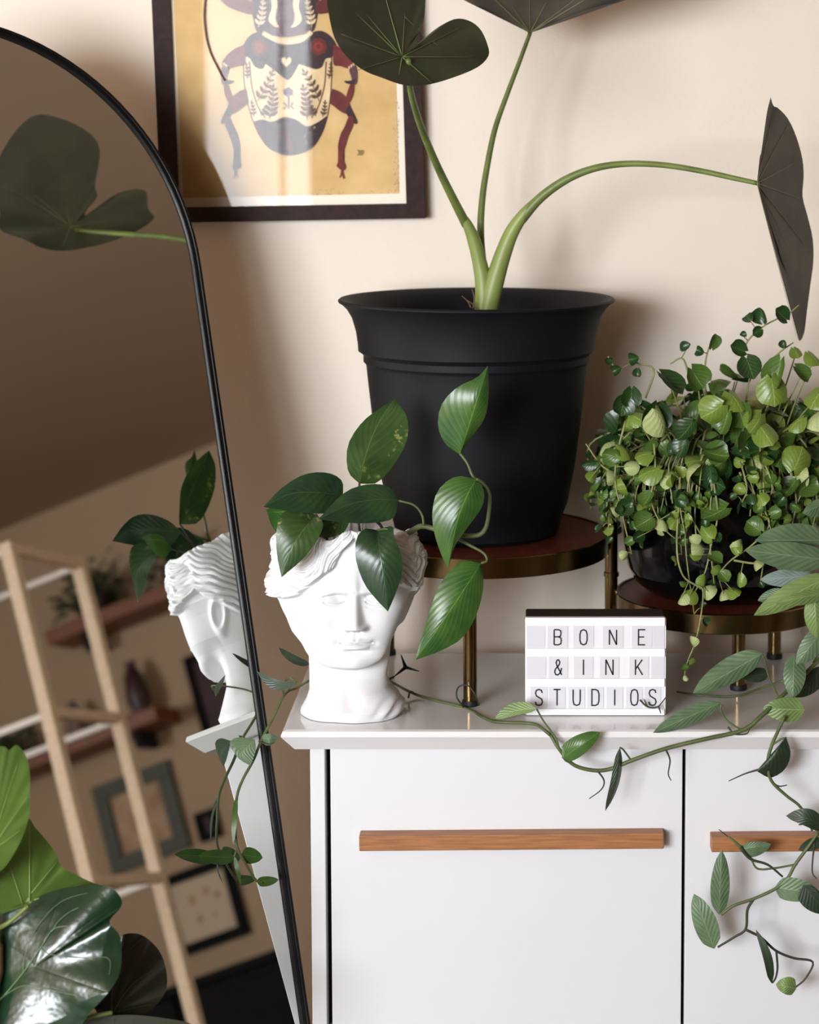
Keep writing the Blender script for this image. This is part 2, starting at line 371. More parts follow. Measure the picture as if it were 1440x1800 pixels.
# ------------------------------------------------------------------ leaf builders
def grid_leaf(name, parent, midp, lp, rp, ys, mt, foldL=.0, foldR=.0, nt=15, ns=10, ripple=0.0, label=None, seed=0):
    """midrib and both margins are given in the picture's frame; ys are depths along the midrib, fold the extra depth of the margins"""
    g = lambda L: catmull([Vector((p[0], p[1], 0)) for p in L], nt)
    mi, le, ri = g(midp), g(lp), g(rp)
    yy = catmull([Vector((y, 0, 0)) for y in ys], nt)
    v = []; uv = []; f = []
    for i in range(nt):
        t = i/(nt-1)
        for j in range(ns+1):
            s = j/ns*2-1; e = le[i] if s < 0 else ri[i]; a = abs(s)
            p = mi[i].lerp(e, a)
            fold = (foldL if s < 0 else foldR)*(a**1.4)*math.sin(PI*min(1, t*.9+.08))
            y = yy[i].x+fold+ripple*a*a*math.sin(t*13+seed+s*2)
            v.append(at(p.x, p.y, y)); uv.append((s*.5+.5, t))
    for i in range(nt-1):
        for j in range(ns):
            k = i*(ns+1)+j; f.append((k, k+ns+1, k+ns+2, k+1))
    return mesh_obj(name, v, f, mt, parent, True, uv, label=label)
def heart(t): return (max(t, 0)**.42)*((1-t)**.72)*2.12
def lance(t): return (max(t, 0)**.55)*((1-t)**.75)*2.42
def auto_leaf(name, parent, base, tip, wl, wr, ys, mt, bend=0.0, lobe=.0, shape=heart, **k):
    b = Vector((base[0], base[1], 0)); t_ = Vector((tip[0], tip[1], 0)); d = t_-b; L = d.length; d /= L
    n = Vector((d.y, -d.x, 0))      # left of the direction of travel in picture coordinates
    N = 9; mi = []; le = []; ri = []
    for i in range(N):
        t = i/(N-1); m = b+d*L*t+n*bend*math.sin(PI*t); w = shape(t)
        sh = -lobe*L*((1-t)**5)*math.sin(PI*min(1, t*3+.12))
        mi.append(m); le.append(m+n*wl*w+d*sh); ri.append(m-n*wr*w+d*sh)
    return grid_leaf(name, parent, mi, le, ri, ys, mt, **k)
def radial_leaf(name, parent, att, outline, y0, gu, gv, mt, mv, veins=(), cup=0.0, ripple=.0, rings=9, M_=84, label=None, vw=1.9, vcurve=0.0, side=-1, freq=9):
    """blade spreading from its petiole attachment to a free outline, tilted in depth, with raised veins"""
    O = catmull([Vector((p[0], p[1], 0)) for p in outline+[outline[0]]], M_+1)[:-1]
    A = Vector((att[0], att[1], 0)); size = max((p-A).length for p in O)
    def dep(p, r, a=0): return y0+gu*(p.x-A.x)+gv*(p.y-A.y)+cup*(((p-A).length/size)**2)+ripple*r*r*math.sin(a*freq)
    v = [at(A.x, A.y, y0)]; uv = [(.5, .5)]; f = []; mi = []
    for j in range(1, rings+1):
        r = j/rings
        for i, p in enumerate(O):
            q = A.lerp(p, r); a = 2*PI*i/M_
            v.append(at(q.x, q.y, dep(q, r, a))); uv.append((.5+.5*r*math.cos(a), .5+.5*r*math.sin(a)))
    for i in range(M_): f.append((0, 1+i, 1+(i+1) % M_)); mi.append(0)
    for j in range(rings-1):
        for i in range(M_):
            a = 1+j*M_+i; b = 1+j*M_+(i+1) % M_; f.append((a, a+M_, b+M_, b)); mi.append(0)
    o = mesh_obj(name, v, f, mt, parent, True, uv, label=label)
    mb = MB()
    for vn in veins:
        if isinstance(vn, dict):
            pl = catmull([Vector((a, b, 0)) for a, b in vn['p']], len(vn['p'])*4); pts = []
            for q in pl:
                P = at(q.x, q.y, dep(q, 0)); C = Vector((0, -CAM_D, CAM_H)); pts.append(P+(C-P).normalized()*.0006)
            vv, ff = tube_vf(pts, [vn['w']*.00045, vn['w']*.0002], len(pts), 6); mb.add(vv, ff); continue
        # vein: (x,y) end, optional branch list of fractions
        e = Vector((vn[0], vn[1], 0)); wid = vn[2] if len(vn) > 2 else vw; st = Vector((vn[3][0], vn[3][1], 0)) if len(vn) > 3 else A
        bend = vn[4] if len(vn) > 4 else vcurve
        N = 9; pts = []
        dn = (e-st); nn = Vector((dn.y, -dn.x, 0))
        for i in range(N):
            t = i/(N-1); q = st.lerp(e, t)+nn*bend*math.sin(PI*t)
            # angle for ripple
            P = at(q.x, q.y, dep(q, 0)); C = Vector((0, -CAM_D, CAM_H)); pts.append(P+(C-P).normalized()*.0008)
        vv, ff = tube_vf(pts, [wid*.00045, wid*.00012], N, 6); mb.add(vv, ff)
    if veins: mb.build('leaf_vein', mv, o, True)
    return o

# ------------------------------------------------------------------ potted alocasia in the black plastic pot
pa = thing('potted_alocasia', (UC[0], UC[1], UZ), 'elephant ear plant with three dark leaves in a big matte black pot', 'potted plant')
def rz(u, v): p = at(u, v, UC[1]); return (p.x-UC[0], p.z)
prof = [rz(*q) for q in ((978, 957), (983, 946), (988, 905), (998, 880), (1010, 820), (1021, 740), (1030, 660), (1032, 640))]
prof[0] = (prof[0][0]-.004, UZ+.0006); prof[1] = (prof[1][0], UZ+.006)
prof += [rz(*q) for q in ((1033, 637), (1037, 633), (1037, 622), (1040, 618), (1046, 614), (1047, 600), (1050, 580), (1057, 556), (1066, 541), (1074, 533), (1080.5, 529), (1081, 526), (1078, 523.5), (1070, 525), (1058, 535), (1044, 552), (1038, 580), (1034, 620), (1025, 700), (1018, 760))]
lathe('pot', prof, UC, M['potblack'], pa, 120, label='matte black plastic pot with flared rim')
def disc_soil(name, c, r, z, parent, m, bumpy=.003, n=40, rings=8, seed=1):
    v = [(c[0], c[1], z)]; f = []
    rnd = random.Random(seed)
    for j in range(1, rings+1):
        for i in range(n):
            a = 2*PI*i/n; rr = r*j/rings; v.append((c[0]+rr*math.cos(a), c[1]+rr*math.sin(a), z+(rnd.uniform(-1, 1)*bumpy if j < rings else 0)))
    for i in range(n): f.append((0, 1+i, 1+(i+1) % n))
    for j in range(rings-1):
        for i in range(n):
            a = 1+j*n+i; b = 1+j*n+(i+1) % n; f.append((a, a+n, b+n, b))
    return mesh_obj(name, v, f, m, parent, True)
SZ = rz(1034, 620)[1]+.034
disc_soil('soil', UC, rz(1037, 590)[0]-.001, SZ, pa, M['soil'])
def pet(pts, ys, R, m, name='petiole', parent=pa, sides=12, **k):
    n = len(pts); yy = catmull([Vector((y, 0, 0)) for y in ys], n)
    P = [at(p[0], p[1], yy[i].x) for i, p in enumerate(pts)]
    return tube(name, P, R, m, parent, sides, **k)
s = 1/1480
pet([(718, 106), (722, 160), (741, 225), (768, 290), (796, 348), (820, 395)], [-.03, .03, .11, .165, .205, .235], [4.2*s, 5.2*s, 6*s, 6.5*s, 7.5*s, 8.5*s], M['stem'])
pet([(808, 372), (822, 395), (834, 425), (843, 460), (850, 500), (851, 560)], [.225, .235, .24, .24], [5*s, 9*s, 12*s, 13*s, 15*s, 17*s], M['sheath'], name='stem_sheath')
pet([(932, 58), (912, 112), (890, 170), (870, 228), (857, 290), (848, 350), (845, 410), (849, 470), (852, 520)], [.29, .285, .27, .255, .245], [3.6*s, 4.2*s, 4.8*s, 5.4*s, 6*s, 7*s, 9*s], M['stem'])
pet([(1331, 322), (1290, 313), (1230, 300), (1165, 290), (1100, 288), (1045, 296), (995, 316), (950, 348), (916, 386)], [.10, .12, .15, .18, .205, .22, .23], [4*s, 4.6*s, 5*s, 5.6*s, 6.5*s, 8*s, 9.5*s], M['stem'])
pet([(946, 346), (922, 375), (900, 408), (884, 448), (871, 490), (861, 530), (855, 566)], [.225, .235, .24], [4*s, 10*s, 13*s, 15*s, 17*s, 18*s, 19*s], M['sheath'], name='stem_sheath')
for i, (a, b) in enumerate((((828, 541), (812, 520)), ((832, 542), (830, 508)), ((838, 544), (822, 528)))):
    pet([a, ((a[0]+b[0])/2+3, (a[1]+b[1])/2), b], [.225, .222], [1.6*s, .5*s], M['tendril'], name='dry_sheath')
radial_leaf('leaf', pa, (707, 100), [(707, 8), (716, -60), (690, -140), (640, -175), (596, -120), (572, -40), (578, 22), (588, 62), (606, 95), (634, 122), (668, 137), (712, 150), (752, 150), (795, 140), (838, 122), (858, 100), (858, 78), (845, 50), (826, 38), (802, 33), (778, 40), (752, 60), (738, 80), (728, 84), (722, 70), (727, 52), (742, 30), (748, 5), (742, -30), (726, -50), (716, -20)][0:0]+
    [(575, 8), (583, 50), (592, 75), (610, 100), (638, 123), (672, 137), (712, 150), (752, 149), (798, 136), (840, 118), (859, 98), (857, 78), (845, 52), (826, 37), (802, 33), (775, 45), (752, 62), (737, 80), (733, 66), (743, 45), (747, 18), (748, -30), (738, -85), (705, -140), (655, -165), (612, -140), (582, -70)],
    -.03, .0006, -.0003, M['aloc'], M['alocvein'], [(620, 126, 1.5), (640, 20), (668, -40), (712, 20, 1.5), (745, 60, .8, (712, 30)), (700, 140), (760, 146), (835, 100), (815, 45, 1.4), (600, 60), (770, 80, .8, (760, 72)), (590, -10)], cup=-.035, ripple=.005, label='dark green heart-shaped leaf facing left')
radial_leaf('leaf', pa, (932, 58), [(800, -8), (835, 10), (868, 24), (898, 38), (914, 42), (924, 52), (932, 60), (944, 50), (968, 40), (1004, 27), (1050, 12), (1110, -4), (1142, -40), (1120, -90), (1050, -130), (960, -150), (870, -130), (810, -80), (788, -40)],
    .29, -.0002, .0006, M['alocback'], M['alocvein2'], [(900, 10), (860, -10), (960, 5), (1010, 0), (1060, -20), (930, -60, 1.4), (830, -40)], cup=-.02, ripple=.004, label='dark leaf overhead seen from below')
radial_leaf('leaf', pa, (1331, 322), [(1355, 171), (1360, 186), (1368, 190), (1385, 208), (1400, 240), (1411, 280), (1413, 312), (1411, 345), (1420, 380), (1429, 420), (1430, 460), (1425, 500), (1419, 545), (1414, 585), (1405, 599), (1399, 570), (1393, 525), (1383, 480), (1371, 445), (1366, 405), (1352, 360), (1340, 335), (1331, 322), (1334, 300), (1336, 275), (1342, 262), (1344, 230), (1349, 195)],
    .10, .0016, .0001, M['alocback'], M['alocvein2'], [(1400, 590, 1.4), (1360, 200, 1.3), (1385, 220), (1400, 285), (1408, 350), (1415, 430), (1418, 500, 1), (1376, 440, .8)], cup=.01, ripple=.003, label='dark folded leaf hanging on the right')

# ------------------------------------------------------------------ peperomia in a glossy black pot
pp = thing('potted_peperomia', (LC[0], LC[1], LZ), 'bushy trailing small round-leaved plant in a glossy black pot', 'potted plant')
pr = .1165
pprof = [(.070, LZ+.0006), (.088, LZ+.004), (.103, LZ+.016), (.112, LZ+.034), (pr, LZ+.06), (pr+.001, LZ+.10), (pr-.001, LZ+.15), (pr-.004, LZ+.166), (pr-.007, LZ+.168), (pr-.010, LZ+.165), (pr-.010, LZ+.14)]
lathe('pot', pprof, LC, M['glossblack'], pp, 96, label='glossy black round ceramic pot')
disc_soil('soil', LC, pr-.0105, LZ+.150, pp, M['soil'], seed=3)
R_ = random.Random(11)
def pep_mesh(name, mt, heartish, cupv):
    v = []; uv = []; f = []; nt, ns = 6, 6
    for i in range(nt+1):
        t = i/nt
        for j in range(ns+1):
            s_ = j/ns*2-1; w = math.sqrt(max(0, 1-(2*t-1)**2))*.5
            if i == 0: w = .10
            if i == nt: w = .09 if not heartish else .2
            y = t-(heartish*.12*abs(s_)*(1-t)**3)-(.06*abs(s_)*heartish*(1 if i == nt else 0))
            x = s_*w*1.08
            z = cupv*((x*2)**2+(t-.5)**2*1.4)+.02*math.sin(7*x+5*t)
            v.append((x, y, z)); uv.append((s_*.5+.5, t))
    for i in range(nt):
        for j in range(ns):
            k = i*(ns+1)+j; f.append((k, k+1, k+ns+2, k+ns+1))
    m = bpy.data.meshes.new(name); m.from_pydata(v, [], f); m.materials.append(mt)
    m.polygons.foreach_set('use_smooth', [True]*len(m.polygons))
    l = m.uv_layers.new(name='UVMap'); vi = np.zeros(len(m.loops), dtype=int); m.loops.foreach_get('vertex_index', vi)
    l.data.foreach_set('uv', np.array(uv)[vi].ravel()); return m
PM = [pep_mesh('peperomia_leaf', M[k], h, c) for k, h, c in (('pep1', 1.6, .30), ('pep2', 1.5, -.25), ('pep3', 1.7, .25), ('pep4', .8, -.4), ('pep1', 1.2, -.45), ('pep2', .8, .4), ('pep3', 1, .5))]
leaves = []      # (loc, normal, axis, size, mesh)
stems = MB()
CAMV = Vector((0, -CAM_D, CAM_H))
def add_leaf(P, out, size, k=None, tocam=.3):
    nrm = (out*.9+Vector((R_.uniform(-1, 1), R_.uniform(-1, 1), R_.uniform(-.5, 1.3)))+(CAMV-P).normalized()*tocam*.3).normalized()
    ax = Vector((R_.uniform(-1, 1), R_.uniform(-1, 1), R_.uniform(-1.2, .6))); ax = (ax-nrm*ax.dot(nrm)).normalized()
    if k is None: k = R_.choices(range(7), (5, 3.2, 4.5, 1.1, 4, 1.6, 3))[0]
    leaves.append((P, nrm, ax, size, k))
def clampP(p):
    p.y = min(p.y, WALL_Y-.015)
    if p.z < UZ+.05 or True:
        # keep clear of the big pot
        d = Vector((p.x-UC[0], p.y-UC[1])); rr = .150 if p.z > .4 else (.138 if p.z > UZ-.03 else .10)
        if UZ-.03 < p.z < .47 and d.length < rr:
            d = d.normalized()*rr; p.x = UC[0]+d.x; p.y = UC[1]+d.y
    if p.z < LZ+.01 and (Vector((p.x-LC[0], p.y-LC[1]))).length < LR+.006:
        d = Vector((p.x-LC[0], p.y-LC[1])).normalized()*(LR+.008); p.x = LC[0]+d.x; p.y = LC[1]+d.y
    return p
topz = LZ+.165
# trailing stems
nst = 64
for i in range(nst):
    phi = -PI/2+(i/nst-.5)*2*PI+R_.uniform(-.1, .1)
    frontness = max(0, -math.sin(phi))
    r0 = R_.uniform(.02, .085); out = Vector((math.cos(phi), math.sin(phi), 0)); side = Vector((-out.y, out.x, 0))
    peak = topz+R_.uniform(.008, .055); ro = pr+R_.uniform(.008, .045)
    drop = R_.choice((.03, .05, .07, .10, .13, .15))*(.55+.45*frontness)*R_.uniform(.7, 1.1)
    if abs(math.cos(phi)) > .8 and out.x < 0: drop = R_.uniform(.05, .11)
    c0 = Vector((LC[0], LC[1], 0)); sw = R_.uniform(-.03, .03)
    pts = [c0+out*r0+Vector((0, 0, topz-.012)), c0+out*(r0*.5+ro*.45)+side*sw*.3+Vector((0, 0, peak)), c0+out*(ro*.97)+side*sw*.7+Vector((0, 0, peak-.018)),
           c0+out*(ro+.006)+side*sw+Vector((0, 0, topz-drop*.45)), c0+out*(ro+R_.uniform(-.002, .01))+side*(sw+R_.uniform(-.012, .012))+Vector((0, 0, topz-drop))]
    pts = [clampP(p) for p in pts]; n = 22
    C = catmull(pts, n); vv, ff = tube_vf(C, [.0013, .0012, .0008], n, 5); stems.add(vv, ff)
    step = 2 if frontness > .2 else 3
    for j in range(3, n, step):
        t = j/n; P = C[j].copy(); big = R_.random()
        size = (.013+.017*big*(1 if t < .55 else .45))*(1.12-.55*t)
        o2 = (out*(.6 if t < .4 else 1)+Vector((0, 0, 1.1-1.3*t)))
        off = Vector((R_.uniform(-1, 1), R_.uniform(-1, 1), R_.uniform(-.6, 1)))*.009
        Q = clampP(P+off+out*.003); vv, ff = tube_vf([P, (P+Q)/2+Vector((0, 0, .002)), Q], [.0006, .0004], 4, 4); stems.add(vv, ff)
        add_leaf(Q, o2, size)
# dome of leaves
for i in range(125):
    phi = R_.uniform(-PI, PI) if i % 3 else R_.uniform(-PI*.95, -.05*PI); r = math.sqrt(R_.random())*(pr+.028)
    z = topz+.012+.062*(1-(r/(pr+.03))**2)*R_.uniform(.55, 1.15)+R_.uniform(-.01, .02)
    P = clampP(Vector((LC[0]+r*math.cos(phi), LC[1]+r*math.sin(phi), z)))
    B = Vector((LC[0]+r*.6*math.cos(phi), LC[1]+r*.6*math.sin(phi), topz-.01))
    vv, ff = tube_vf([B, (B+P)/2+Vector((R_.uniform(-.01, .01), R_.uniform(-.01, .01), .008)), P], [.0011, .0007], 7, 5); stems.add(vv, ff)
    add_leaf(P, Vector((math.cos(phi)*.7*r/pr, math.sin(phi)*.7*r/pr-.25, .8)), R_.uniform(.016, .031), tocam=.5)
# particular sprigs read from the photograph: polyline, depths, [(x, y, px size, kind)]
sprigs = [
 ([(1308, 655), (1304, 628), (1316, 598), (1345, 572), (1385, 552), (1405, 536)], .19, [(1296, 613, 30, 2), (1316, 560, 20, 2), (1340, 552, 30, 6), (1330, 584, 20, 2), (1372, 552, 30, 2), (1306, 590, 12, 6)]),
 ([(1240, 690), (1240, 640), (1246, 612)], .19, [(1253, 598, 27, 0), (1232, 618, 18, 6)]),
 ([(1212, 660), (1200, 630), (1178, 640)], .20, [(1208, 612, 20, 6)]),
 ([(1350, 640), (1372, 618), (1395, 602)], .15, [(1378, 604, 14, 6)]),
 ([(1135, 700), (1150, 650), (1120, 638), (1118, 630)], .19, [(1118, 630, 22, 6), (1122, 655, 16, 6), (1085, 650, 18, 6)]),
 ([(1082, 648), (1074, 636), (1069, 626)], .19, [(1068, 632, 14, 6)]),
 ([(1196, 850), (1190, 960), (1200, 1010), (1222, 1028), (1236, 1038), (1232, 1085), (1222, 1130), (1208, 1165), (1203, 1190)], .095, [(1212, 1050, 26, 1), (1198, 1052, 22, 3), (1240, 1092, 16, 6), (1216, 1128, 19, 3), (1219, 1165, 14, 1), (1203, 1174, 12, 0), (1207, 1192, 10, 3)]),
 ([(1300, 830), (1340, 890), (1352, 925), (1320, 960), (1285, 985), (1262, 1010)], .10, [(1325, 925, 30, 0), (1300, 962, 26, 3), (1292, 962, 24, 1), (1275, 1015, 22, 0), (1290, 1040, 26, 1), (1272, 1045, 22, 3)]),
 ([(1290, 985), (1330, 990), (1355, 978), (1372, 965)], .10, [(1330, 992, 20, 3), (1300, 1022, 24, 1)]),
 ([(1255, 850), (1262, 905), (1250, 960), (1240, 1005), (1222, 1040)], .10, [(1255, 905, 48, 0), (1240, 935, 34, 1), (1228, 965, 26, 3), (1258, 985, 26, 0), (1236, 1025, 24, 1), (1246, 1040, 24, 3), (1222, 975, 20, 1)]),
 ([(1236, 800), (1218, 850), (1214, 900), (1232, 940)], .105, [(1225, 810, 46, 1), (1262, 800, 40, 0), (1230, 850, 36, 2), (1262, 850, 38, 2)]),
 ([(1150, 780), (1152, 830), (1145, 880), (1165, 925), (1190, 950)], .105, [(1130, 800, 30, 1), (1140, 830, 40, 1), (1172, 840, 28, 3), (1168, 920, 30, 3), (1130, 920, 34, 0), (1138, 880, 30, 0), (1200, 890, 30, 1), (1120, 945, 26, 2)]),
 ([(1100, 740), (1085, 800), (1082, 850), (1095, 905)], .12, [(1072, 800, 28, 0), (1100, 795, 32, 1), (1078, 840, 24, 3), (1112, 820, 26, 3), (1090, 860, 28, 1), (1100, 890, 28, 2), (1085, 895, 22, 3)]),
 ([(1075, 830), (1055, 815), (1030, 780)], .15, [(1040, 838, 20, 1), (1050, 855, 26, 2), (1068, 868, 30, 2), (1035, 815, 26, 2)]),
 ([(1390, 830), (1400, 880), (1392, 925)], .11, [(1405, 805, 46, 1), (1388, 860, 36, 0), (1420, 850, 40, 0), (1405, 835, 34, 3)]),
]
for pl, y, lf in sprigs:
    n = len(pl)*4; C = catmull([at(p[0], p[1], y) for p in pl], n); vv, ff = tube_vf(C, [.0014, .0011, .0008], n, 5); stems.add(vv, ff)
    for (u, v_, sz, k) in lf:
        P = at(u, v_, y-.004); nr = min(C, key=lambda c: (c-P).length)
        up = (P-nr); ax = up.normalized() if up.length > 1e-4 else Vector((0, 0, 1))
        vv, ff = tube_vf([nr, (nr+P)/2, P], [.0007, .0004], 3, 4); stems.add(vv, ff)
        nrm = ((CAMV-P).normalized()*.8+Vector((R_.uniform(-.9, .9), 0, R_.uniform(-.6, 1)))).normalized()
        ax = (ax-nrm*ax.dot(nrm)).normalized(); s_ = sz/1530
        leaves.insert(0, (P-ax*s_*.5, nrm, ax, s_, k))
# a few large rosette leaves at the front, as in the photograph
for u, v_, sz, k, y in ((1165, 745, 56, 3, .10), (1150, 735, 50, 2, .115), (1180, 678, 52, 2, .11), (1225, 665, 44, 0, .13), (1250, 725, 46, 1, .10), (1305, 735, 44, 0, .11), (1345, 762, 52, 1, .095), (1320, 650, 44, 2, .14), (1368, 660, 56, 0, .12), (1360, 690, 50, 1, .11), (1408, 660, 34, 0, .12),
     (1398, 745, 34, 1, .10), (1295, 705, 44, 1, .11), (1275, 745, 40, 0, .105), (1110, 700, 34, 2, .12), (1120, 735, 34, 1, .11), (1095, 715, 34, 2, .12), (1200, 790, 34, 2, .10), (1205, 760, 40, 2, .10), (1435, 700, 44, 1, .10), (1430, 735, 40, 3, .10), (1250, 835, 30, 2, .10), (1330, 745, 40, 1, .10), (1400, 620, 22, 1, .15), (1432, 630, 30, 1, .12)):
    P = at(u, v_, y); B = Vector((LC[0]+(P.x-LC[0])*.6, LC[1]-.06, topz))
    vv, ff = tube_vf([B, (B+P)/2+Vector((0, -.004, .01)), P], [.0012, .0008], 7, 5); stems.add(vv, ff)
    nrm = ((CAMV-P).normalized()*.8+Vector((R_.uniform(-.8, .8), 0, R_.uniform(-.3, 1)))).normalized()
    ax = Vector((R_.uniform(-.6, .6), 0, R_.uniform(-1, -.3))); ax = (ax-nrm*ax.dot(nrm)).normalized(); s_ = sz/1530
    leaves.insert(0, (P-ax*s_*.5, nrm, ax, s_, k))
for i in range(46):   # bare arching runners over the rim
    phi = -PI/2+R_.uniform(-1.7, 1.7); o1 = Vector((math.cos(phi), math.sin(phi), 0)); sd = Vector((-o1.y, o1.x, 0)); c0 = Vector((LC[0], LC[1], 0)); k = R_.uniform(-.05, .05)
    pts = [c0+o1*.03+Vector((0, 0, topz)), c0+o1*.08+sd*k*.5+Vector((0, 0, topz+R_.uniform(.02, .05))), c0+o1*(pr+R_.uniform(.014, .03))+sd*k+Vector((0, 0, topz+R_.uniform(-.01, .015))), c0+o1*(pr+R_.uniform(.012, .03))+sd*k*1.3+Vector((0, 0, topz-R_.uniform(.03, .07)))]
    vv, ff = tube_vf([clampP(p) for p in pts], [.0013, .0009], 14, 5); stems.add(vv, ff)
    for j in range(3):
        P = clampP(pts[3]+Vector((R_.uniform(-.012, .012), R_.uniform(-.008, 0), R_.uniform(-.012, .02)))); add_leaf(P, o1, R_.uniform(.009, .016))
stems.build('stem', M['pepstem'], pp, True)['kind'] = 'stuff'
fixed = [L for L in leaves]
fixed.sort(key=lambda L: (L[0]-CAMV).length-L[3]*6)
org = origin(pp)
for P, nrm, ax, sz, k in fixed[:300]:
    o = bpy.data.objects.new('leaf', PM[k]); COL.objects.link(o); o.parent = pp
    wd = .78+.35*abs(math.sin(P.x*991+P.z*577))
    xx = ax.cross(nrm).normalized(); Mx = Matrix((xx*wd, ax, nrm)).transposed().to_4x4()
    o.matrix_local = Matrix.Translation(P-org) @ Mx @ Matrix.Scale(sz, 4)
rest = MB(); ru = []
for P, nrm, ax, sz, k in fixed[300:]:
    xx = ax.cross(nrm).normalized(); m = PM[k]
    rest.add([P+xx*v.co.x*sz+ax*v.co.y*sz+nrm*v.co.z*sz for v in m.vertices], [tuple(p.vertices) for p in m.polygons], {0: 0, 1: 1, 2: 2, 3: 3, 4: 0, 5: 1, 6: 2}[k])
    ru += [(.5+v.co.x, v.co.y) for v in m.vertices]
if rest.v:
    o = mesh_obj('small_leaves', rest.v, rest.f, [M['pep1'], M['pep2'], M['pep3'], M['pep4']], pp, True, ru, rest.mi); o['kind'] = 'stuff'

# ------------------------------------------------------------------ bust planter
bp_ = thing('potted_pothos', (-.19, .08, 0), 'white plaster head planter with closed eyes holding a leafy green pothos', 'potted plant')
def build_bust():
    HY = .08
    def tz(u, v, y=HY): p = at(u, v, y); return p.x, p.z
    Lh = [(503, 930), (496, 952), (489, 989), (484, 1012), (484, 1030), (498, 1052), (508, 1075), (516, 1095), (531, 1115), (541, 1144), (556, 1163), (575, 1174), (600, 1182)]
    Rh = [(716, 930), (725, 952), (735, 985), (733, 1005), (727, 1024), (718, 1052), (709, 1075), (701, 1095), (695, 1112), (689, 1140), (681, 1160), (668, 1174), (648, 1182)]
    Ln = [(540, 1112), (545, 1150), (546, 1180), (546, 1205), (541, 1222), (532, 1238), (530, 1246), (534, 1254)]
    Rn = [(690, 1112), (686, 1150), (682, 1180), (687, 1198), (700, 1211), (712, 1226), (712, 1240), (705, 1254)]
    def tab(L): A = np.array([tz(*p) for p in L]); A = A[np.argsort(A[:, 1])]; return A
    Lh, Rh, Ln, Rn = map(tab, (Lh, Rh, Ln, Rn))
    zc = at(624, 1186, .03).z                       # chin
    nth, nz = 520, 400
    ph = np.linspace(-PI, PI, nth, endpoint=False); th = ph-.40*np.sin(ph)
    tt = np.linspace(0, 1, nz)
    top = .2085+.0045*np.sin(th*2+.6)+.0025*np.sin(th*5)+.0016*np.sin(th*11+1)+.002*np.cos(th)
    T, TH = np.meshgrid(tt, th, indexing='ij'); ZT = np.broadcast_to(top, T.shape)
    Z = T*ZT+.0006
    ip = lambda A, z: np.interp(z, A[:, 1], A[:, 0])
    xl, xr = ip(Lh, Z), ip(Rh, Z); nl, nr = ip(Ln, Z), ip(Rn, Z)
    cx = np.interp(Z, [0, .05, .1, .2], [(at(622, 1250, HY)).x, at(617, 1190, HY).x, at(616, 1110, HY).x, at(611, 960, HY).x])
    cy = np.full_like(Z, .068)
    S, C = np.sin(TH), np.cos(TH)
    # head ellipse, front y as a profile by height (face side), back profile
    zz = lambda v: at(624, v, .02).z
    fr = np.array([(zz(1192), .052), (zz(1184), .030), (zz(1176), .0235), (zz(1160), .0215), (zz(1145), .0235), (zz(1120), .0215), (zz(1090), .0205), (zz(1060), .0205), (zz(1040), .018), (zz(1000), .019), (zz(960), .024), (zz(925), .030)]); fr = fr[np.argsort(fr[:, 0])]
    fy = np.interp(Z, fr[:, 0], fr[:, 1])
    bk = np.array([(0, .108), (zc+.006, .114), (zc+.022, .120), (.12, .124), (.16, .124), (.19, .124), (.215, .122)])
    by = np.interp(Z, bk[:, 0], bk[:, 1])
    rxh = np.where(S < 0, cx-xl, xr-cx); ryh = np.where(C > 0, cy-fy, by-cy)
    # superellipse exponent
    p = np.interp(Z, [zc, zc+.025, zc+.055, zc+.09, .2], [2.7, 3.9, 3.6, 2.8, 2.3])
    def sup(rx, ry, p): rx = np.maximum(rx, 1e-4); ry = np.maximum(ry, 1e-4); return 1/((np.abs(S)/rx)**p+(np.abs(C)/ry)**p)**(1/p)
    Rhd = sup(rxh, ryh, p)
    cut = 1/(1+np.exp(-(Z-(zc+.0005+.030*(1-np.maximum(C, -.2))*.55))/.0012))   # jaw line rises towards the ears
    jl = np.interp(np.abs(TH), [0, .45, .85, 1.2, 1.6, 2.2, PI], [0, .003, .011, .022, .028, .030, .022])+zc
    cw = np.interp(np.abs(TH), [0, .8, 1.2, 1.6, 2.2, PI], [.0013, .0016, .005, .011, .008, .004])
    cut = 1/(1+np.exp(-np.clip((Z-jl)/cw, -40, 40))); under = np.exp(-np.maximum(Z-jl, 0)/.010)*.15
    Rhd = Rhd*(1-under*(.3+.7*np.exp(-(TH/.6)**2)))
    nyf = np.interp(Z, [0, .012, .03, .045, .07], [.026, .022, .034, .046, .052]); nyb = np.interp(Z, [0, .02, .05, .1], [.124, .122, .112, .112])
    rxn = np.where(S < 0, cx-nl, nr-cx); ryn = np.where(C > 0, cy-nyf, nyb-cy)
    Rn_ = sup(rxn, ryn, 2.15)
    R = np.maximum(Rn_, 0)*(1-cut)+cut*np.maximum(Rhd, Rn_*.99)
    # ragged plinth edge
    R = R*(1+np.exp(-Z/.010)*(.018*np.sin(TH*7+1)+.02*np.sin(TH*3))-.05*np.exp(-Z/.0035))
    # collar bone folds at the right
    X = cx+R*S; Y = cy-R*C
    front = np.clip((C-.05)/.3, 0, 1)
    # features in frontal coordinates
    xf = np.interp(Z, [zz(1183), zz(1132), zz(1059), zz(940)], [at(623, 1183, .02).x, at(626, 1132, .02).x, at(624, 1059, .02).x, at(620, 940, .02).x])
    s = X-xf; G = lambda q, w: np.exp(-(q/w)**2)
    sm = lambda x, a, b: np.clip((x-a)/(b-a), 0, 1)**2*(3-2*np.clip((x-a)/(b-a), 0, 1))
    zb, zt, zn, zm, ze = zz(1042), zz(1102), zz(1110), zz(1132), zz(1058)
    H = np.zeros_like(Z)
    tn = np.clip((zb-Z)/(zb-zt), 0, 1)
    prof = (.0034+.0156*tn**1.15)*sm(Z, zn-.0022, zt+.0012)
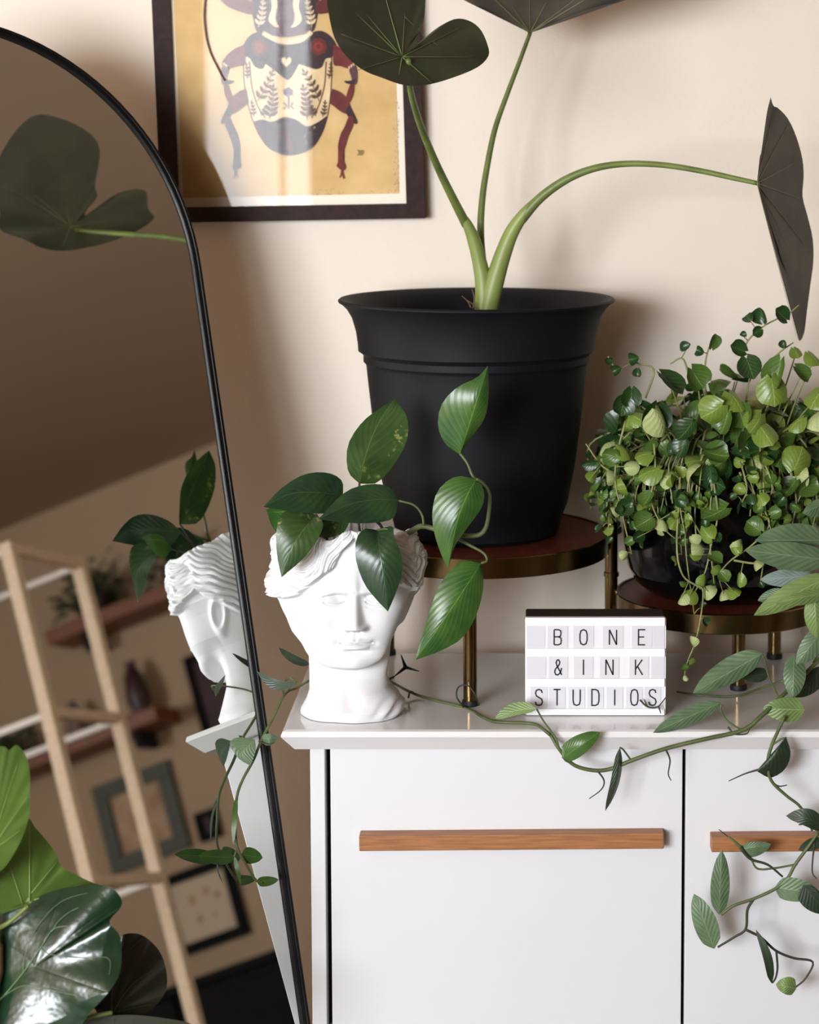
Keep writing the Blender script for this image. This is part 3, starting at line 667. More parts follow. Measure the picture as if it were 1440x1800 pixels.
    prof = prof*np.where(Z > zb, np.exp(-((Z-zb)/.020)**2), 1)
    wn = .0050+.0042*tn**2
    ns_ = np.abs(s)/wn
    H += prof*np.exp(-ns_**2.8)
    for sg in (-1, 1):   # nostril wings
        H += .0062*G(s-sg*.0100, .0042)*G(Z-(zt-.0005), .0038)
        H -= .0030*G(s-sg*.0055, .0022)*G(Z-(zn-.0002), .0012)
        se = sg*.0232
        # socket, lid, creases
        H -= .0085*G(s-sg*.0185, .0115)*G(Z-(ze+.0030), .0080)
        H += .0066*G(s-se, .0098)*G(Z-(ze+.0003), .0052)
        arc = ((s-se)/.0115)**2; mask = sm(-np.abs(s-se), -.0135, -.0100)
        H -= .0038*G(Z-(ze-.0012-.0028*(1-arc)), .0010)*mask
        H += .0020*G(Z-(ze+.0006-.0026*(1-arc)), .0010)*mask
        H -= .0022*G(Z-(ze+.0052+.0012*(1-arc)), .0010)*mask
        H -= .0008*G(Z-(ze-.0058-.002*(1-arc)), .0011)*mask
        # brow
        zbw = ze+.0105-.16*np.maximum(np.abs(s)-.022, 0)**1.0-.02*np.maximum(.012-np.abs(s), 0)
        H += .0044*G(Z-zbw, .0040)*sm(-np.abs(s-sg*.020), -.022, -.008)
        H += .0030*G(s-sg*.034, .014)*G(Z-zz(1092), .014)         # cheek
        H -= .0018*G(s-sg*.0205, .004)*G(Z-zm, .004)               # corner of the mouth
    H += .0045*G(s, .021)*G(Z-(zm+.001), .013)
    up = np.clip(1-(np.abs(s)/.0185)**2, 0, 1)
    H += .0050*G(Z-(zm+.0028+.0008*G(np.abs(s)-.004, .003)), .0024)*up
    H += .0058*G(Z-(zm-.0040), .0029)*np.clip(1-(np.abs(s)/.0155)**2, 0, 1)
    H -= .0056*G(Z-(zm+.0001+.0006*np.cos(s/.0035)*G(s, .008)), .00075)*sm(-np.abs(s), -.0195, -.0165)
    H -= .0052*G(Z-(zm-.0100), .0026)*G(s, .012)
    H -= .0016*G(s, .0018)*G(Z-(zm+.0095), .0045)
    H += .0052*G(s, .013)*G(Z-(zc+.0125), .0085)
    H -= .0020*G(s, .0012)*0
    Y = Y-H*front
    # hair
    zh = np.interp(np.abs(s), [0, .012, .022, .034, .046, .060, .08], [zz(948), zz(972), zz(996), zz(1016), zz(1032), zz(1047), zz(1056)])
    side = np.abs(TH)
    zh = np.where(side > 1.25, np.interp(side, [1.25, 1.6, 2.0, 2.5, PI], [zz(1052), zz(1040), zz(1085), zz(1135), zz(1140)]), zh)
    wav = .0030*np.sin(TH*7+1.2+2*np.sin(Z*31))+.0010*np.sin(TH*15+Z*80)
    hm = sm(Z-zh-wav*.6, -.0006, .0028)
    q = (Z-zh+wav*1.6+.0045*np.sin(TH*4+Z*55)+.0040*np.sin(TH*2.3-Z*71+2))/.0098
    strands = np.abs(np.sin(PI*q))**.6
    fine = np.abs(np.sin(PI*(q*2.7+.35*np.sin(TH*17))))**.8
    q2 = (TH*6.2+Z*70*np.sign(TH)+.8*np.sin(Z*140))
    lock = np.abs(np.sin(q2))**.7
    clump = np.sin(TH*6+Z*60)*np.sin(TH*3.3-Z*95+1)
    topmix = sm(Z, .168, .19)
    hd = hm*(.0020+.0062*strands*(1-.45*topmix)+.0016*fine+.0046*lock*topmix+.0032*clump)
    # ears
    for sg, a0 in ((-1, -1.78), (1, 1.78)):
        ea = (TH-a0)*.078*1.0; ez = Z-zz(1086)
        ea2 = ea*1.0-sg*ez*.25
        rr = np.sqrt((ea2/.0100)**2+(ez/.0185)**2)
        hd = hd*(1-np.exp(-rr**4))+np.where(rr < 2.2, (.0062*np.exp(-((rr-.85)/.36)**2)+.0012*np.exp(-(rr/.35)**2)), 0)
    X = X+hd*S; Y = Y-hd*C
    # collar folds at the lower right, small chips
    H2 = .0022*np.sin((X*1.3-Z)*260)*G(X-(at(690, 1240, .06).x), .016)*G(Z-.012, .010)
    X += H2*S; Y -= H2*C
    H3 = .004*G(X-at(655, 1220, .04).x, .02)*G(Z-.030, .012)-.0035*G(X-at(618, 1235, .03).x, .010)*G(Z-.022, .014)
    Y -= H3*front
    # the back of the head stays clear of the round shelf behind it
    ddx, ddy = X-UC[0], Y-UC[1]; dd = np.hypot(ddx, ddy); lim = UR+.003
    kk = np.where(dd < lim, lim/np.maximum(dd, 1e-6), 1); X = UC[0]+ddx*kk; Y = UC[1]+ddy*kk
    verts = np.stack([X, Y, Z], -1).reshape(-1, 3)
    # inner wall
    th_i = .009; rows = []
    Xt, Yt = X[-1], Y[-1]; cxt, cyt = cx[-1], cy[-1]
    for k, (ins, dz) in enumerate(((.0015, .0012), (.0045, .0014), (.0075, -.0005), (.009, -.006), (.010, -.020), (.011, -.034))):
        dx, dy = cxt-Xt, cyt-Yt; L = np.hypot(dx, dy)
        rows.append(np.stack([Xt+dx/L*ins, Yt+dy/L*ins, Z[-1]+dz], -1))
    verts = np.concatenate([verts]+rows); NR = nz+len(rows)
    i = np.arange(NR-1)[:, None]; j = np.arange(nth)[None]; j2 = (j+1) % nth
    F = np.stack([i*nth+j, i*nth+j2, (i+1)*nth+j2, (i+1)*nth+j], -1).reshape(-1, 4)
    verts = verts-np.array(origin(bp_))
    m = bpy.data.meshes.new('head_planter')
    m.vertices.add(len(verts)); m.vertices.foreach_set('co', verts.ravel())
    m.loops.add(F.size); m.loops.foreach_set('vertex_index', F.ravel().astype(np.int32))
    m.polygons.add(len(F)); m.polygons.foreach_set('loop_start', (np.arange(len(F))*4).astype(np.int32))
    m.polygons.foreach_set('use_smooth', np.ones(len(F), dtype=bool))
    m.update(calc_edges=True); m.validate(); m.materials.append(M['plaster'])
    o = bpy.data.objects.new('head_planter', m); COL.objects.link(o); o.parent = bp_
    o['label'] = 'white plaster head planter with closed eyes and wavy hair'
    # soil and base cap
    z = float(Z[-1].min()-.024)
    disc_soil('soil', (float(cxt[0]), .083), .060, z, bp_, M['soil'], .002, seed=5)
build_bust()
# pothos leaves and stalks
def lf(*a, **k): return auto_leaf('leaf', bp_, *a, **k)
grid_leaf('leaf', bp_, [(632, 850), (640, 810), (655, 765), (674, 730), (693, 701)], [(632, 850), (612, 828), (612, 782), (637, 742), (670, 716), (693, 701)], [(632, 850), (664, 848), (694, 815), (716, 772), (716, 735), (705, 716), (693, 701)], [.03, .05, .07, .08], M['pothvar'], -.004, .008, label='upright speckled leaf')
grid_leaf('leaf', bp_, [(603, 872), (560, 866), (510, 868), (463, 891)], [(603, 872), (590, 897), (560, 903), (505, 898), (463, 891)], [(603, 872), (601, 845), (575, 831), (535, 834), (495, 858), (463, 891)], [.035, .0, -.02], M['pothdark'], .006, .006)
grid_leaf('leaf', bp_, [(701, 880), (660, 878), (610, 888), (561, 913)], [(701, 880), (690, 912), (640, 920), (595, 917), (561, 913)], [(701, 880), (684, 856), (650, 851), (612, 862), (580, 890), (561, 913)], [.03, .01, -.015], M['pothdark'], .006, .006, label='blue-green leaf across the middle')
grid_leaf('leaf', bp_, [(556, 905), (535, 930), (512, 965), (495, 1015)], [(556, 905), (525, 895), (495, 903), (486, 935), (487, 975), (495, 1015)], [(556, 905), (568, 920), (560, 945), (535, 980), (495, 1015)], [.02, -.012, -.016], M['pothvar'], .004, .004, label='green leaf speckled with yellow')
grid_leaf('leaf', bp_, [(470, 900), (485, 900), (515, 900), (540, 912)], [(468, 896), (480, 928), (500, 940), (540, 915)], [(468, 896), (490, 888), (520, 890), (540, 912)], [.02, .03, .035], M['poth'])
grid_leaf('leaf', bp_, [(620, 905), (590, 915), (568, 925), (560, 950)], [(620, 905), (605, 935), (580, 945), (560, 950)], [(620, 905), (590, 895), (560, 912), (556, 940)], [.05, .04, .03], M['pothvar'])
grid_leaf('leaf', bp_, [(664, 932), (668, 970), (676, 1020), (682, 1075)], [(664, 930), (690, 925), (693, 944), (706, 975), (706, 1010), (695, 1045), (682, 1075)], [(664, 932), (640, 930), (626, 950), (626, 985), (640, 1025), (660, 1052), (682, 1075)], [.018, -.008, -.014, -.012], M['pothdark'], .008, .006, label='leaf hanging over the brow')
grid_leaf('leaf', bp_, [(809, 797), (824, 750), (840, 700), (858, 643)], [(809, 799), (783, 780), (770, 748), (777, 710), (805, 680), (838, 664), (858, 643)], [(809, 799), (828, 770), (852, 735), (859, 695), (858, 643)], [.02, .015, .01, .02], M['poth'], .008, .01, label='bright green leaf standing before the black pot')
grid_leaf('leaf', bp_, [(838, 842), (822, 870), (803, 920), (788, 1000)], [(838, 842), (850, 860), (848, 890), (820, 930), (800, 960), (788, 1000)], [(838, 842), (800, 838), (768, 866), (760, 915), (772, 965), (788, 1000)], [.0, -.012, -.018, -.012], M['poth'], .010, .008)
grid_leaf('leaf', bp_, [(846, 990), (820, 1030), (780, 1090), (730, 1160)], [(846, 990), (850, 1030), (838, 1080), (812, 1122), (770, 1146), (730, 1160)], [(846, 990), (810, 988), (775, 1025), (752, 1085), (730, 1160)], [.01, -.005, -.015, -.01], M['poth'], .01, .008)
def pst(pts, ys, R, m='vine', name='vine_stem', parent=bp_): return pet(pts, ys, R, M[m], name=name, parent=parent, sides=8)
q = 1/1560
pst([(640, 975), (632, 930), (630, 890), (632, 850)], [.07, .045, .03], [2.6*q, 2*q], 'vinedark', 'petiole')
pst([(608, 975), (602, 930), (601, 895), (603, 870)], [.07, .05, .035], [2.6*q, 2*q], 'vinedark', 'petiole')
pst([(690, 965), (670, 925), (655, 912)], [.07, .05, .04], [2.8*q, 2.4*q], 'vinedark', 'petiole')
pst([(580, 970), (570, 930), (556, 905)], [.07, .05, .02], [2.4*q, 2*q], 'vinedark', 'petiole')
pst([(682, 965), (690, 940), (680, 930), (664, 932)], [.06, .02, .01, .018], [2*q, 1.8*q], 'vine', 'petiole')
pst([(698, 975), (703, 945), (720, 936), (740, 925), (765, 930), (800, 940), (838, 941), (853, 930), (859, 905), (861, 870), (850, 850), (838, 842)], [.09, .06, .04, .03, .025, .02, .01, .0], [4.5*q, 5*q, 4.6*q, 4.2*q, 3.4*q, 2.6*q], 'vine')
pst([(745, 924), (742, 905), (728, 888), (701, 880)], [.03, .03, .03], [2.4*q, 2*q], 'vine', 'petiole')
pst([(846, 880), (848, 850), (832, 838), (822, 815), (809, 797)], [.01, .01, .015, .02], [2.2*q, 2.6*q, 2.4*q], 'vine', 'petiole')
pst([(795, 942), (825, 958), (850, 972), (856, 985), (846, 990)], [.02, .015, .01], [3*q, 2.4*q, 2*q], 'vine', 'petiole')

# ------------------------------------------------------------------ light box sign
lb = thing('lightbox_sign', (.081, .08, 0), 'small white cinema lightbox sign reading BONE & INK STUDIOS', 'sign')
M['signwhite'] = mat('white_sign_plastic', (246, 246, 248), .35)
M['signback'] = mat('brown_black_case', (52, 40, 36), .5)
M['signpanel'] = mat('pale_sign_panel', (229, 228, 234), .45)
M['tile'] = mat('clear_grey_letter_tile', (216, 215, 222), .3)
M['ink'] = mat('black_letter', (24, 24, 28), .5)
FY = .060
def sx(u): return at(u, 1170, FY).x
def szz(v): return at(1046, v, FY).z
X0, X1, ZT, ZB = sx(923.5), sx(1170.5), szz(1085), .0008
def rounded_rect(x0, x1, z0, z1, r, n=6):
    pts = []
    for cx_, cz_, a0 in ((x1-r, z1-r, 0), (x0+r, z1-r, PI/2), (x0+r, z0+r, PI), (x1-r, z0+r, 1.5*PI)):
        for i in range(n+1):
            a = a0+PI/2*i/n; pts.append((cx_+r*math.cos(a), cz_+r*math.sin(a)))
    return pts
def prism(pts, y0, y1):
    n = len(pts); v = [(p[0], y0, p[1]) for p in pts]+[(p[0], y1, p[1]) for p in pts]
    f = [tuple(range(n)), tuple(range(2*n-1, n-1, -1))]+[(i, i+n, (i+1) % n+n, (i+1) % n) for i in range(n)]
    return v, f
v, f = prism(rounded_rect(X0, X1, ZB, ZT, .0022), FY, FY+.004); mesh_obj('front_frame', v, f, M['signwhite'], lb, False, label='white plastic front frame')
v, f = prism(rounded_rect(X0+.0005, X1-.0005, ZB, ZT-.0003, .0022), FY+.0041, FY+.042); mesh_obj('back_case', v, f, M['signback'], lb, False, label='dark brown case behind the white front')
rows = [(1099.5, 1139, 'BONE'), (1153.5, 1192, '&INK'), (1206.5, 1245, 'STUDIOS')]
rail = [(1085, 1099.5), (1139, 1153.5), (1192, 1206.5), (1245, 1259)]
for (a, b) in rows and [(r_[0], r_[1]) for r_ in rows]:
    box('light_panel', (X0+.002, X1-.002, FY-.0004, FY-.00005, szz(b), szz(a)), M['signpanel'], lb)
for a, b in rail:
    zb_ = max(szz(b), .0012); box('rail', (X0+.0012, X1-.0012, FY-.0028, FY-.0001, zb_, szz(a)), M['signwhite'], lb, .0006, label='raised white letter rail')
glyph = {   # strokes in a box 0..1 wide, 0..1 high
 'B': [[(0, 0), (0, 1)], [(0, 1), (.6, 1), (.92, .93), (.95, .76), (.88, .58), (.6, .53), (0, .53)], [(.6, .53), (.95, .45), (1, .27), (.93, .07), (.6, 0), (0, 0)]],
 'O': [[(.5, 1), (.15, .93), (0, .7), (0, .3), (.15, .07), (.5, 0), (.85, .07), (1, .3), (1, .7), (.85, .93), (.5, 1)]],
 'N': [[(0, 0), (0, 1)], [(0, 1), (1, 0)], [(1, 0), (1, 1)]],
 'E': [[(.95, 1), (0, 1), (0, 0), (.95, 0)], [(0, .52), (.8, .52)]],
 '&': [[(1, 0), (.3, .62), (.2, .82), (.35, .97), (.55, .98), (.72, .84), (.62, .66), (.1, .38), (0, .2), (.15, .03), (.45, 0), (.8, .15), (.98, .46)]],
 'I': [[(.5, 0), (.5, 1)]],
 'K': [[(0, 0), (0, 1)], [(.95, 1), (0, .38)], [(.28, .56), (1, 0)]],
 'S': [[(.96, .78), (.85, .95), (.5, 1), (.15, .94), (.03, .77), (.15, .6), (.5, .5), (.88, .4), (1, .22), (.85, .05), (.48, 0), (.12, .05), (0, .23)]],
 'T': [[(0, 1), (1, 1)], [(.5, 0), (.5, 1)]],
 'U': [[(0, 1), (0, .3), (.12, .07), (.5, 0), (.88, .07), (1, .3), (1, 1)]],
 'D': [[(0, 0), (0, 1), (.5, 1), (.86, .92), (1, .7), (1, .3), (.86, .08), (.5, 0), (0, 0)]]}
def ribbon(pts, w, y):
    v = []; f = []
    for i, p in enumerate(pts):
        a = Vector(pts[max(i-1, 0)]); b = Vector(pts[min(i+1, len(pts)-1)]); c = Vector(p)
        closed = (Vector(pts[0])-Vector(pts[-1])).length < 1e-6
        if closed and i in (0, len(pts)-1): a = Vector(pts[-2]); b = Vector(pts[1])
        d1 = (c-a).normalized() if (c-a).length > 1e-9 else (b-c).normalized(); d2 = (b-c).normalized() if (b-c).length > 1e-9 else d1
        n = Vector((-(d1+d2).y, (d1+d2).x)).normalized(); k = max(.5, n.dot(Vector((-d1.y, d1.x))))
        n = n*(w/2/k); v += [(c.x+n.x, y, c.y+n.y), (c.x-n.x, y, c.y-n.y)]
    for i in range(len(pts)-1): f.append((2*i, 2*i+1, 2*i+3, 2*i+2))
    return v, f
pos = {0: [980.5, 1025.8, 1077.5, 1128.5], 1: [981.5, 1025.8, 1071.5, 1123.5], 2: [947.5, 979.5, 1014, 1047, 1081, 1115.5, 1147.5]}
cap = [(1106.5, 1133), (1159, 1186), (1211.5, 1239.5)]
tw = [(33, 33, 33, 33), (33, 33, 33, 33), (33, 33, 33, 33, 33, 33, 30)]
seen = 0
for r_i, (va, vb, word) in enumerate(rows):
    zc1, zc0 = szz(cap[r_i][0]), szz(cap[r_i][1])
    for k, ch in enumerate(word):
        u = pos[r_i][k]; hw = {0: 18, 1: 17, 2: 14.5}[r_i]
        t = box('letter_tile', (sx(u-hw), sx(u+hw), FY-.0010, FY-.00045, szz(vb)+.0003, szz(va)-.0003), M['tile'], lb)
        wl = 12.5 if ch not in 'I' else 12.5
        mb = MB()
        for st in glyph[ch]:
            pts = [(sx(u-wl/2)+(sx(u+wl/2)-sx(u-wl/2))*p[0], zc0+(zc1-zc0)*p[1]) for p in st]
            vv, ff = ribbon(pts, .0016, FY-.0012); mb.add(vv, ff)
        mb.build('letter', M['ink'], t, False)
    for (a, b) in {0: [(926, 958), (1003, 1006), (1148, 1168)], 1: [(926, 960), (1145, 1168)], 2: []}[r_i]:
        if b-a > 6: box('blank_tile', (sx(a), sx(b), FY-.0009, FY-.00045, szz(vb)+.0003, szz(va)-.0003), M['tile'], lb)

# ------------------------------------------------------------------ trailing vine (cebu type) along the sideboard
cv = thing('trailing_vine_plant', (.50, .13, 0), 'long trailing vine with narrow grey-green leaves draped across the white sideboard', 'plant')
lathe('pot', [(.05, .0006), (.055, .003), (.070, .13), (.0715, .132), (.068, .132), (.064, .11)], (.50, .13), mat('grey_clay', (120, 112, 104), .8), cv, 48, label='grey clay pot')
disc_soil('soil', (.50, .13), .0635, .112, cv, M['soil'], seed=9)
def cpt(p):
    if len(p) == 2: return None
    return at(p[0], p[1], p[2]) if p[2] != 'w' else atz(p[0], p[1], .003)
def vine(pts, R, m='vine', name='vine_stem', n=None): return tube(name, [cpt(p) if isinstance(p, tuple) else p for p in pts], R, M[m], cv, 8, n)
q = 1/1580
V = Vector
vine([V((.50, .13, .10)), V((.47, .10, .16)), V((.42, .07, .14)), (1470, 1130, .045), (1435, 1165, .04), (1400, 1200, .02), (1370, 1228, .005), (1335, 1262, -.006), (1305, 1284, -.010), (1240, 1299, -.012), (1170, 1316, -.012), (1110, 1337, -.012), (1072, 1352, -.010), (1042, 1354, -.010), (1008, 1344, -.010), (984, 1318, -.010), (968, 1292, -.006)],
     [3.2*q, 3.6*q, 4*q, 3.8*q, 3.6*q, 3.2*q], n=70)
vine([(968, 1292, -.006), (954, 1281, -.003), (944, 1274, .014), (925, 1271, 'w'), (890, 1270, 'w'), (860, 1266, 'w'), (826, 1248, .083), (795, 1238, .098), (768, 1232, 'w'), (735, 1222, 'w'), (712, 1212, .14), (680, 1195, .19), (640, 1185, .20), (580, 1180, .18), (545, 1196, .10), (520, 1210, 'w'), (508, 1214, .125)], [3.2*q, 2.8*q, 2.4*q, 2.2*q], n=60)
vine([(508, 1214, .125), (497, 1226, .113), (480, 1262, .098), (460, 1300, .080), (446, 1335, .068), (428, 1368, .056), (417, 1398, .046), (414, 1440, .037), (416, 1485, .028), (430, 1515, .028), (449, 1546, .030), (462, 1552, .032)], [2.4*q, 2.8*q, 2.6*q, 2.2*q], n=50)
vine([(1380, 1258, -.01), (1368, 1285, -.015), (1357, 1310, -.02), (1350, 1340, -.02), (1356, 1372, -.02), (1382, 1398, -.02), (1404, 1415, -.02), (1418, 1435, -.02), (1428, 1460, -.02)], [3*q, 3.2*q, 2.6*q, 2.2*q], 'vine')
vine([(1440, 1462, -.02), (1420, 1490, -.022), (1398, 1520, -.024), (1384, 1545, -.024), (1362, 1563, -.024), (1325, 1580, -.024), (1290, 1592, -.024), (1268, 1608, -.024)], [3*q, 3*q, 2.6*q], 'vine')
vine([(1325, 1580, -.024), (1314, 1600, -.024), (1311, 1633, -.024), (1290, 1648, -.024), (1262, 1665, -.024)], [2.6*q, 2*q], 'vinedark')
vine([(1311, 1634, -.024), (1338, 1648, -.024), (1364, 1671, -.024), (1395, 1684, -.024), (1429, 1691, -.024), (1416, 1720, -.024), (1398, 1736, -.024)], [2.4*q, 2.2*q, 1.4*q], 'vinedark')
vine([(1365, 1672, -.024), (1367, 1700, -.024), (1364, 1718, -.024), (1358, 1728, -.024)], [2*q, 1.6*q], 'vinedark')
vine([(1302, 1490, -.024), (1320, 1510, -.024), (1350, 1520, -.024), (1376, 1541, -.024)], [3.4*q, 2.2*q, 1.8*q], 'vinedark')
vine([(1320, 1508, -.024), (1332, 1527, -.024), (1362, 1526, -.024), (1402, 1519, -.024)], [1.8*q, 1.8*q, 1.8*q])
vine([(1440, 1445, -.02), (1418, 1448, -.02), (1404, 1450, -.02)], [2*q, 1*q], 'vinedark', 'tendril')
# small roots and tendrils
for P in ([(1050, 1354, -.011), (1062, 1372, -.013), (1057, 1388, -.014), (1036, 1404, -.014)], [(1170, 1316, -.013), (1178, 1336, -.013), (1175, 1360, -.013), (1180, 1372, -.013)], [(1333, 1353, -.02), (1310, 1360, -.02), (1281, 1373, -.02)],
          [(1303, 1490, -.024), (1285, 1475, -.024), (1264, 1458, -.024)], [(1280, 1278, -.008), (1292, 1290, -.012), (1312, 1290, -.012), (1318, 1282, -.010)], [(1358, 1376, -.02), (1370, 1382, -.02), (1384, 1380, -.02)], [(718, 1226, 'w'), (722, 1215, .11), (733, 1222, .11)],
          [(1125, 1230, .052), (1138, 1242, .050), (1155, 1243, .050), (1166, 1232, .050), (1173, 1222, .050)], [(1138, 1242, .050), (1133, 1230, .050)], [(1158, 1242, .05), (1162, 1254, .05)], [(1432, 1480, -.02), (1428, 1530, -.02), (1436, 1545, -.02)],
          [(455, 1303, .078), (470, 1308, .075), (482, 1306, .075)]):
    vine(P, [1.8*q, 1.3*q, .8*q], 'vinedark', 'tendril')
vine([(1303, 1490, -.0245), (1290, 1478, -.0245), (1280, 1470, -.0245)], [3.4*q, 1.5*q], 'pepstem' if False else 'vine', 'tendril')
vine([(815, 1243, .083), (803, 1225, .08), (806, 1208, .085), (822, 1205, .085), (836, 1222, .08), (842, 1240, 'w')], [1.8*q, 1.4*q, 1.2*q], 'vinedark', 'tendril')
vine([(1190, 1216, 'w'), (1230, 1222, 'w'), (1290, 1224, 'w'), (1345, 1207, .10), (1378, 1196, .08)], [1.8*q, 2.2*q, 2*q], 'vine')
# leaf stalks
for P in ([(984, 1318, -.01), (976, 1296, -.010), (956, 1268, .004), (944, 1247, .022)], [(1012, 1345, -.01), (996, 1338, -.012), (990, 1332, -.013)], [(1110, 1337, -.012), (1096, 1318, -.014), (1090, 1314, -.016)], [(1305, 1284, -.01), (1280, 1268, .0), (1268, 1250, .01), (1268, 1238, .012)],
          [(1370, 1228, .005), (1352, 1190, .03), (1346, 1165, .03), (1340, 1150, .03)], [(1440, 1150, .04), (1415, 1152, .03), (1400, 1153, .02)], [(500, 1222, .112), (496, 1205, .09), (510, 1192, .05), (522, 1200, .045)], [(545, 1196, .10), (552, 1185, .11), (545, 1168, .11)], [(416, 1495, .028), (411, 1507, .026)], [(1357, 1310, -.02), (1372, 1300, -.02), (1380, 1297, -.022)]):
    vine(P, [1.8*q, 1.5*q], 'vine', 'petiole')
def cl(base, tip, wl, wr, ys, m='cebu', shape=lance, **k): return auto_leaf('leaf', cv, base, tip, wl, wr, ys, M[m], shape=shape, **k)
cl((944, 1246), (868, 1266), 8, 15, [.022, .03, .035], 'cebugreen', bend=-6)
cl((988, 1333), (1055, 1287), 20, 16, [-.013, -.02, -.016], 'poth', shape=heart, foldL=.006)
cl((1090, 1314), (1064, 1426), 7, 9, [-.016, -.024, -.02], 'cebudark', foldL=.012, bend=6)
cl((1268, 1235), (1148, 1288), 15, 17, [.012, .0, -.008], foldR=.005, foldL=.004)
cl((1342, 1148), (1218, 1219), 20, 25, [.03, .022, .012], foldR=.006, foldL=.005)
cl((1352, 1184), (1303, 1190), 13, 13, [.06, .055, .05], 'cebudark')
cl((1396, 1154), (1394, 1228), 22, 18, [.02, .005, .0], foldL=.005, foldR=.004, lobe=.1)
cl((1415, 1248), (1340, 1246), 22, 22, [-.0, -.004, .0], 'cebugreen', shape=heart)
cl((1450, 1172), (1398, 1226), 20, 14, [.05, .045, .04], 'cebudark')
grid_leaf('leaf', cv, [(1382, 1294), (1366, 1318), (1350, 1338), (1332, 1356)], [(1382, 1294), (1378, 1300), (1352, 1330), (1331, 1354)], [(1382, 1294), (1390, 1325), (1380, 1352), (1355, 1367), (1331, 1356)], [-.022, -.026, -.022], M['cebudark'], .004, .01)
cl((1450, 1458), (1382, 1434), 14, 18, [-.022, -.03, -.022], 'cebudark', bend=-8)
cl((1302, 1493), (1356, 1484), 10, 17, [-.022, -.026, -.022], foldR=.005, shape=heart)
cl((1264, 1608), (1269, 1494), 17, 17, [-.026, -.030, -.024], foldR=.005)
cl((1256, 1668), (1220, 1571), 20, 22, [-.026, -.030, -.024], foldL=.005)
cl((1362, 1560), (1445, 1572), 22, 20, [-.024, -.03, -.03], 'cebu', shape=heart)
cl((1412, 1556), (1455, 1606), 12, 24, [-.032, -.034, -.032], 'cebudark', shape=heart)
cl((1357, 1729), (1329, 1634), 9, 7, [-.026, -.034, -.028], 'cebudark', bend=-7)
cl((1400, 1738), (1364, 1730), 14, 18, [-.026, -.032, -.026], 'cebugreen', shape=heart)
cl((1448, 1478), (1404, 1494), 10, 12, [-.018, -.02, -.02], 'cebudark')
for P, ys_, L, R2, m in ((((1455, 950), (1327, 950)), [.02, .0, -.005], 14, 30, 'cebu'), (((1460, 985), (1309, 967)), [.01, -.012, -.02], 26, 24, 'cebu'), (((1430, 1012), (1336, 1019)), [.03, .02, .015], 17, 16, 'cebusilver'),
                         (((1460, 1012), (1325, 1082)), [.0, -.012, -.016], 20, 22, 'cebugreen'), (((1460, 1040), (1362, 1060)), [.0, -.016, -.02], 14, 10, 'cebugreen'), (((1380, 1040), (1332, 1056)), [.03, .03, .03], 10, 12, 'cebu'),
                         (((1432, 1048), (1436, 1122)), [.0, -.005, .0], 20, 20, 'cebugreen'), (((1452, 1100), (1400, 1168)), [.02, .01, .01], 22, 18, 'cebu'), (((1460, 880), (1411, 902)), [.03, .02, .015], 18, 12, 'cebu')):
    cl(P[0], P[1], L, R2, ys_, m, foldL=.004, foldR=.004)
vine([V((.49, .12, .11)), V((.44, .06, .20)), (1475, 1000, .02), (1450, 1020, .01), (1445, 1080, .02), (1450, 1120, .03), (1430, 1165, .04)], [2.5*q, 2*q])
# leaves left of the sideboard, in front of the mirror
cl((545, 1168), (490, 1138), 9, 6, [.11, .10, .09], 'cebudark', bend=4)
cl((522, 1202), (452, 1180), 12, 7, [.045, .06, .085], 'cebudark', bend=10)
cl((460, 1300), (489, 1296), 9, 12, [.08, .075, .08], 'cebu', shape=heart)
grid_leaf('leaf', cv, [(448, 1300), (438, 1310), (425, 1325), (440, 1345)], [(448, 1300), (420, 1296), (404, 1306), (418, 1332), (440, 1346)], [(448, 1300), (450, 1315), (446, 1332), (440, 1346)], [.07, .062, .055], M['cebu'])
cl((412, 1508), (348, 1504), 14, 13, [.026, .008, -.008], 'poth', foldL=.003)
cl((424, 1502), (462, 1508), 15, 14, [.028, .035, .04], 'poth', shape=heart)
cl((451, 1550), (490, 1546), 8, 10, [.03, .035, .045], 'poth', shape=heart)
cl((412, 1505), (424, 1556), 4, 4, [.026, .02, .02], 'poth')
cl((416, 1400), (410, 1485), 4, 6, [.044, .03, .022], 'poth')
# dry dark star shaped sheath behind the neck
mb = MB()
for e in ((692, 1190), (705, 1151), (737, 1180)):
    c0 = at(713, 1173, .17); vv, ff = tube_vf([c0, at(e[0], e[1], .16)], [.0024, .0005], 4, 6); mb.add(vv, ff)
vv, ff = tube_vf([at(692, 1190, .16), at(680, 1196, .18), atz(678, 1200, .002)], [.0013, .0012], 6, 6); mb.add(vv, ff)
mb.build('dry_sheath', M['rubber'], cv, True)

# ------------------------------------------------------------------ framed beetle print on the wall
YF = WALL_Y-.022
pf = thing('framed_print', (-.28, WALL_Y, .8), 'dark wooden framed beetle print on tan paper behind glass', 'picture')
BL, BR, TL, TR = [at(*p, YF) for p in ((283.5, 392), (747, 384), (255, -262), (728, -268))]
def fq(s_, t_, y=0.0): p = BL.lerp(BR, s_).lerp(TL.lerp(TR, s_), t_); return Vector((p.x, p.y+y, p.z))
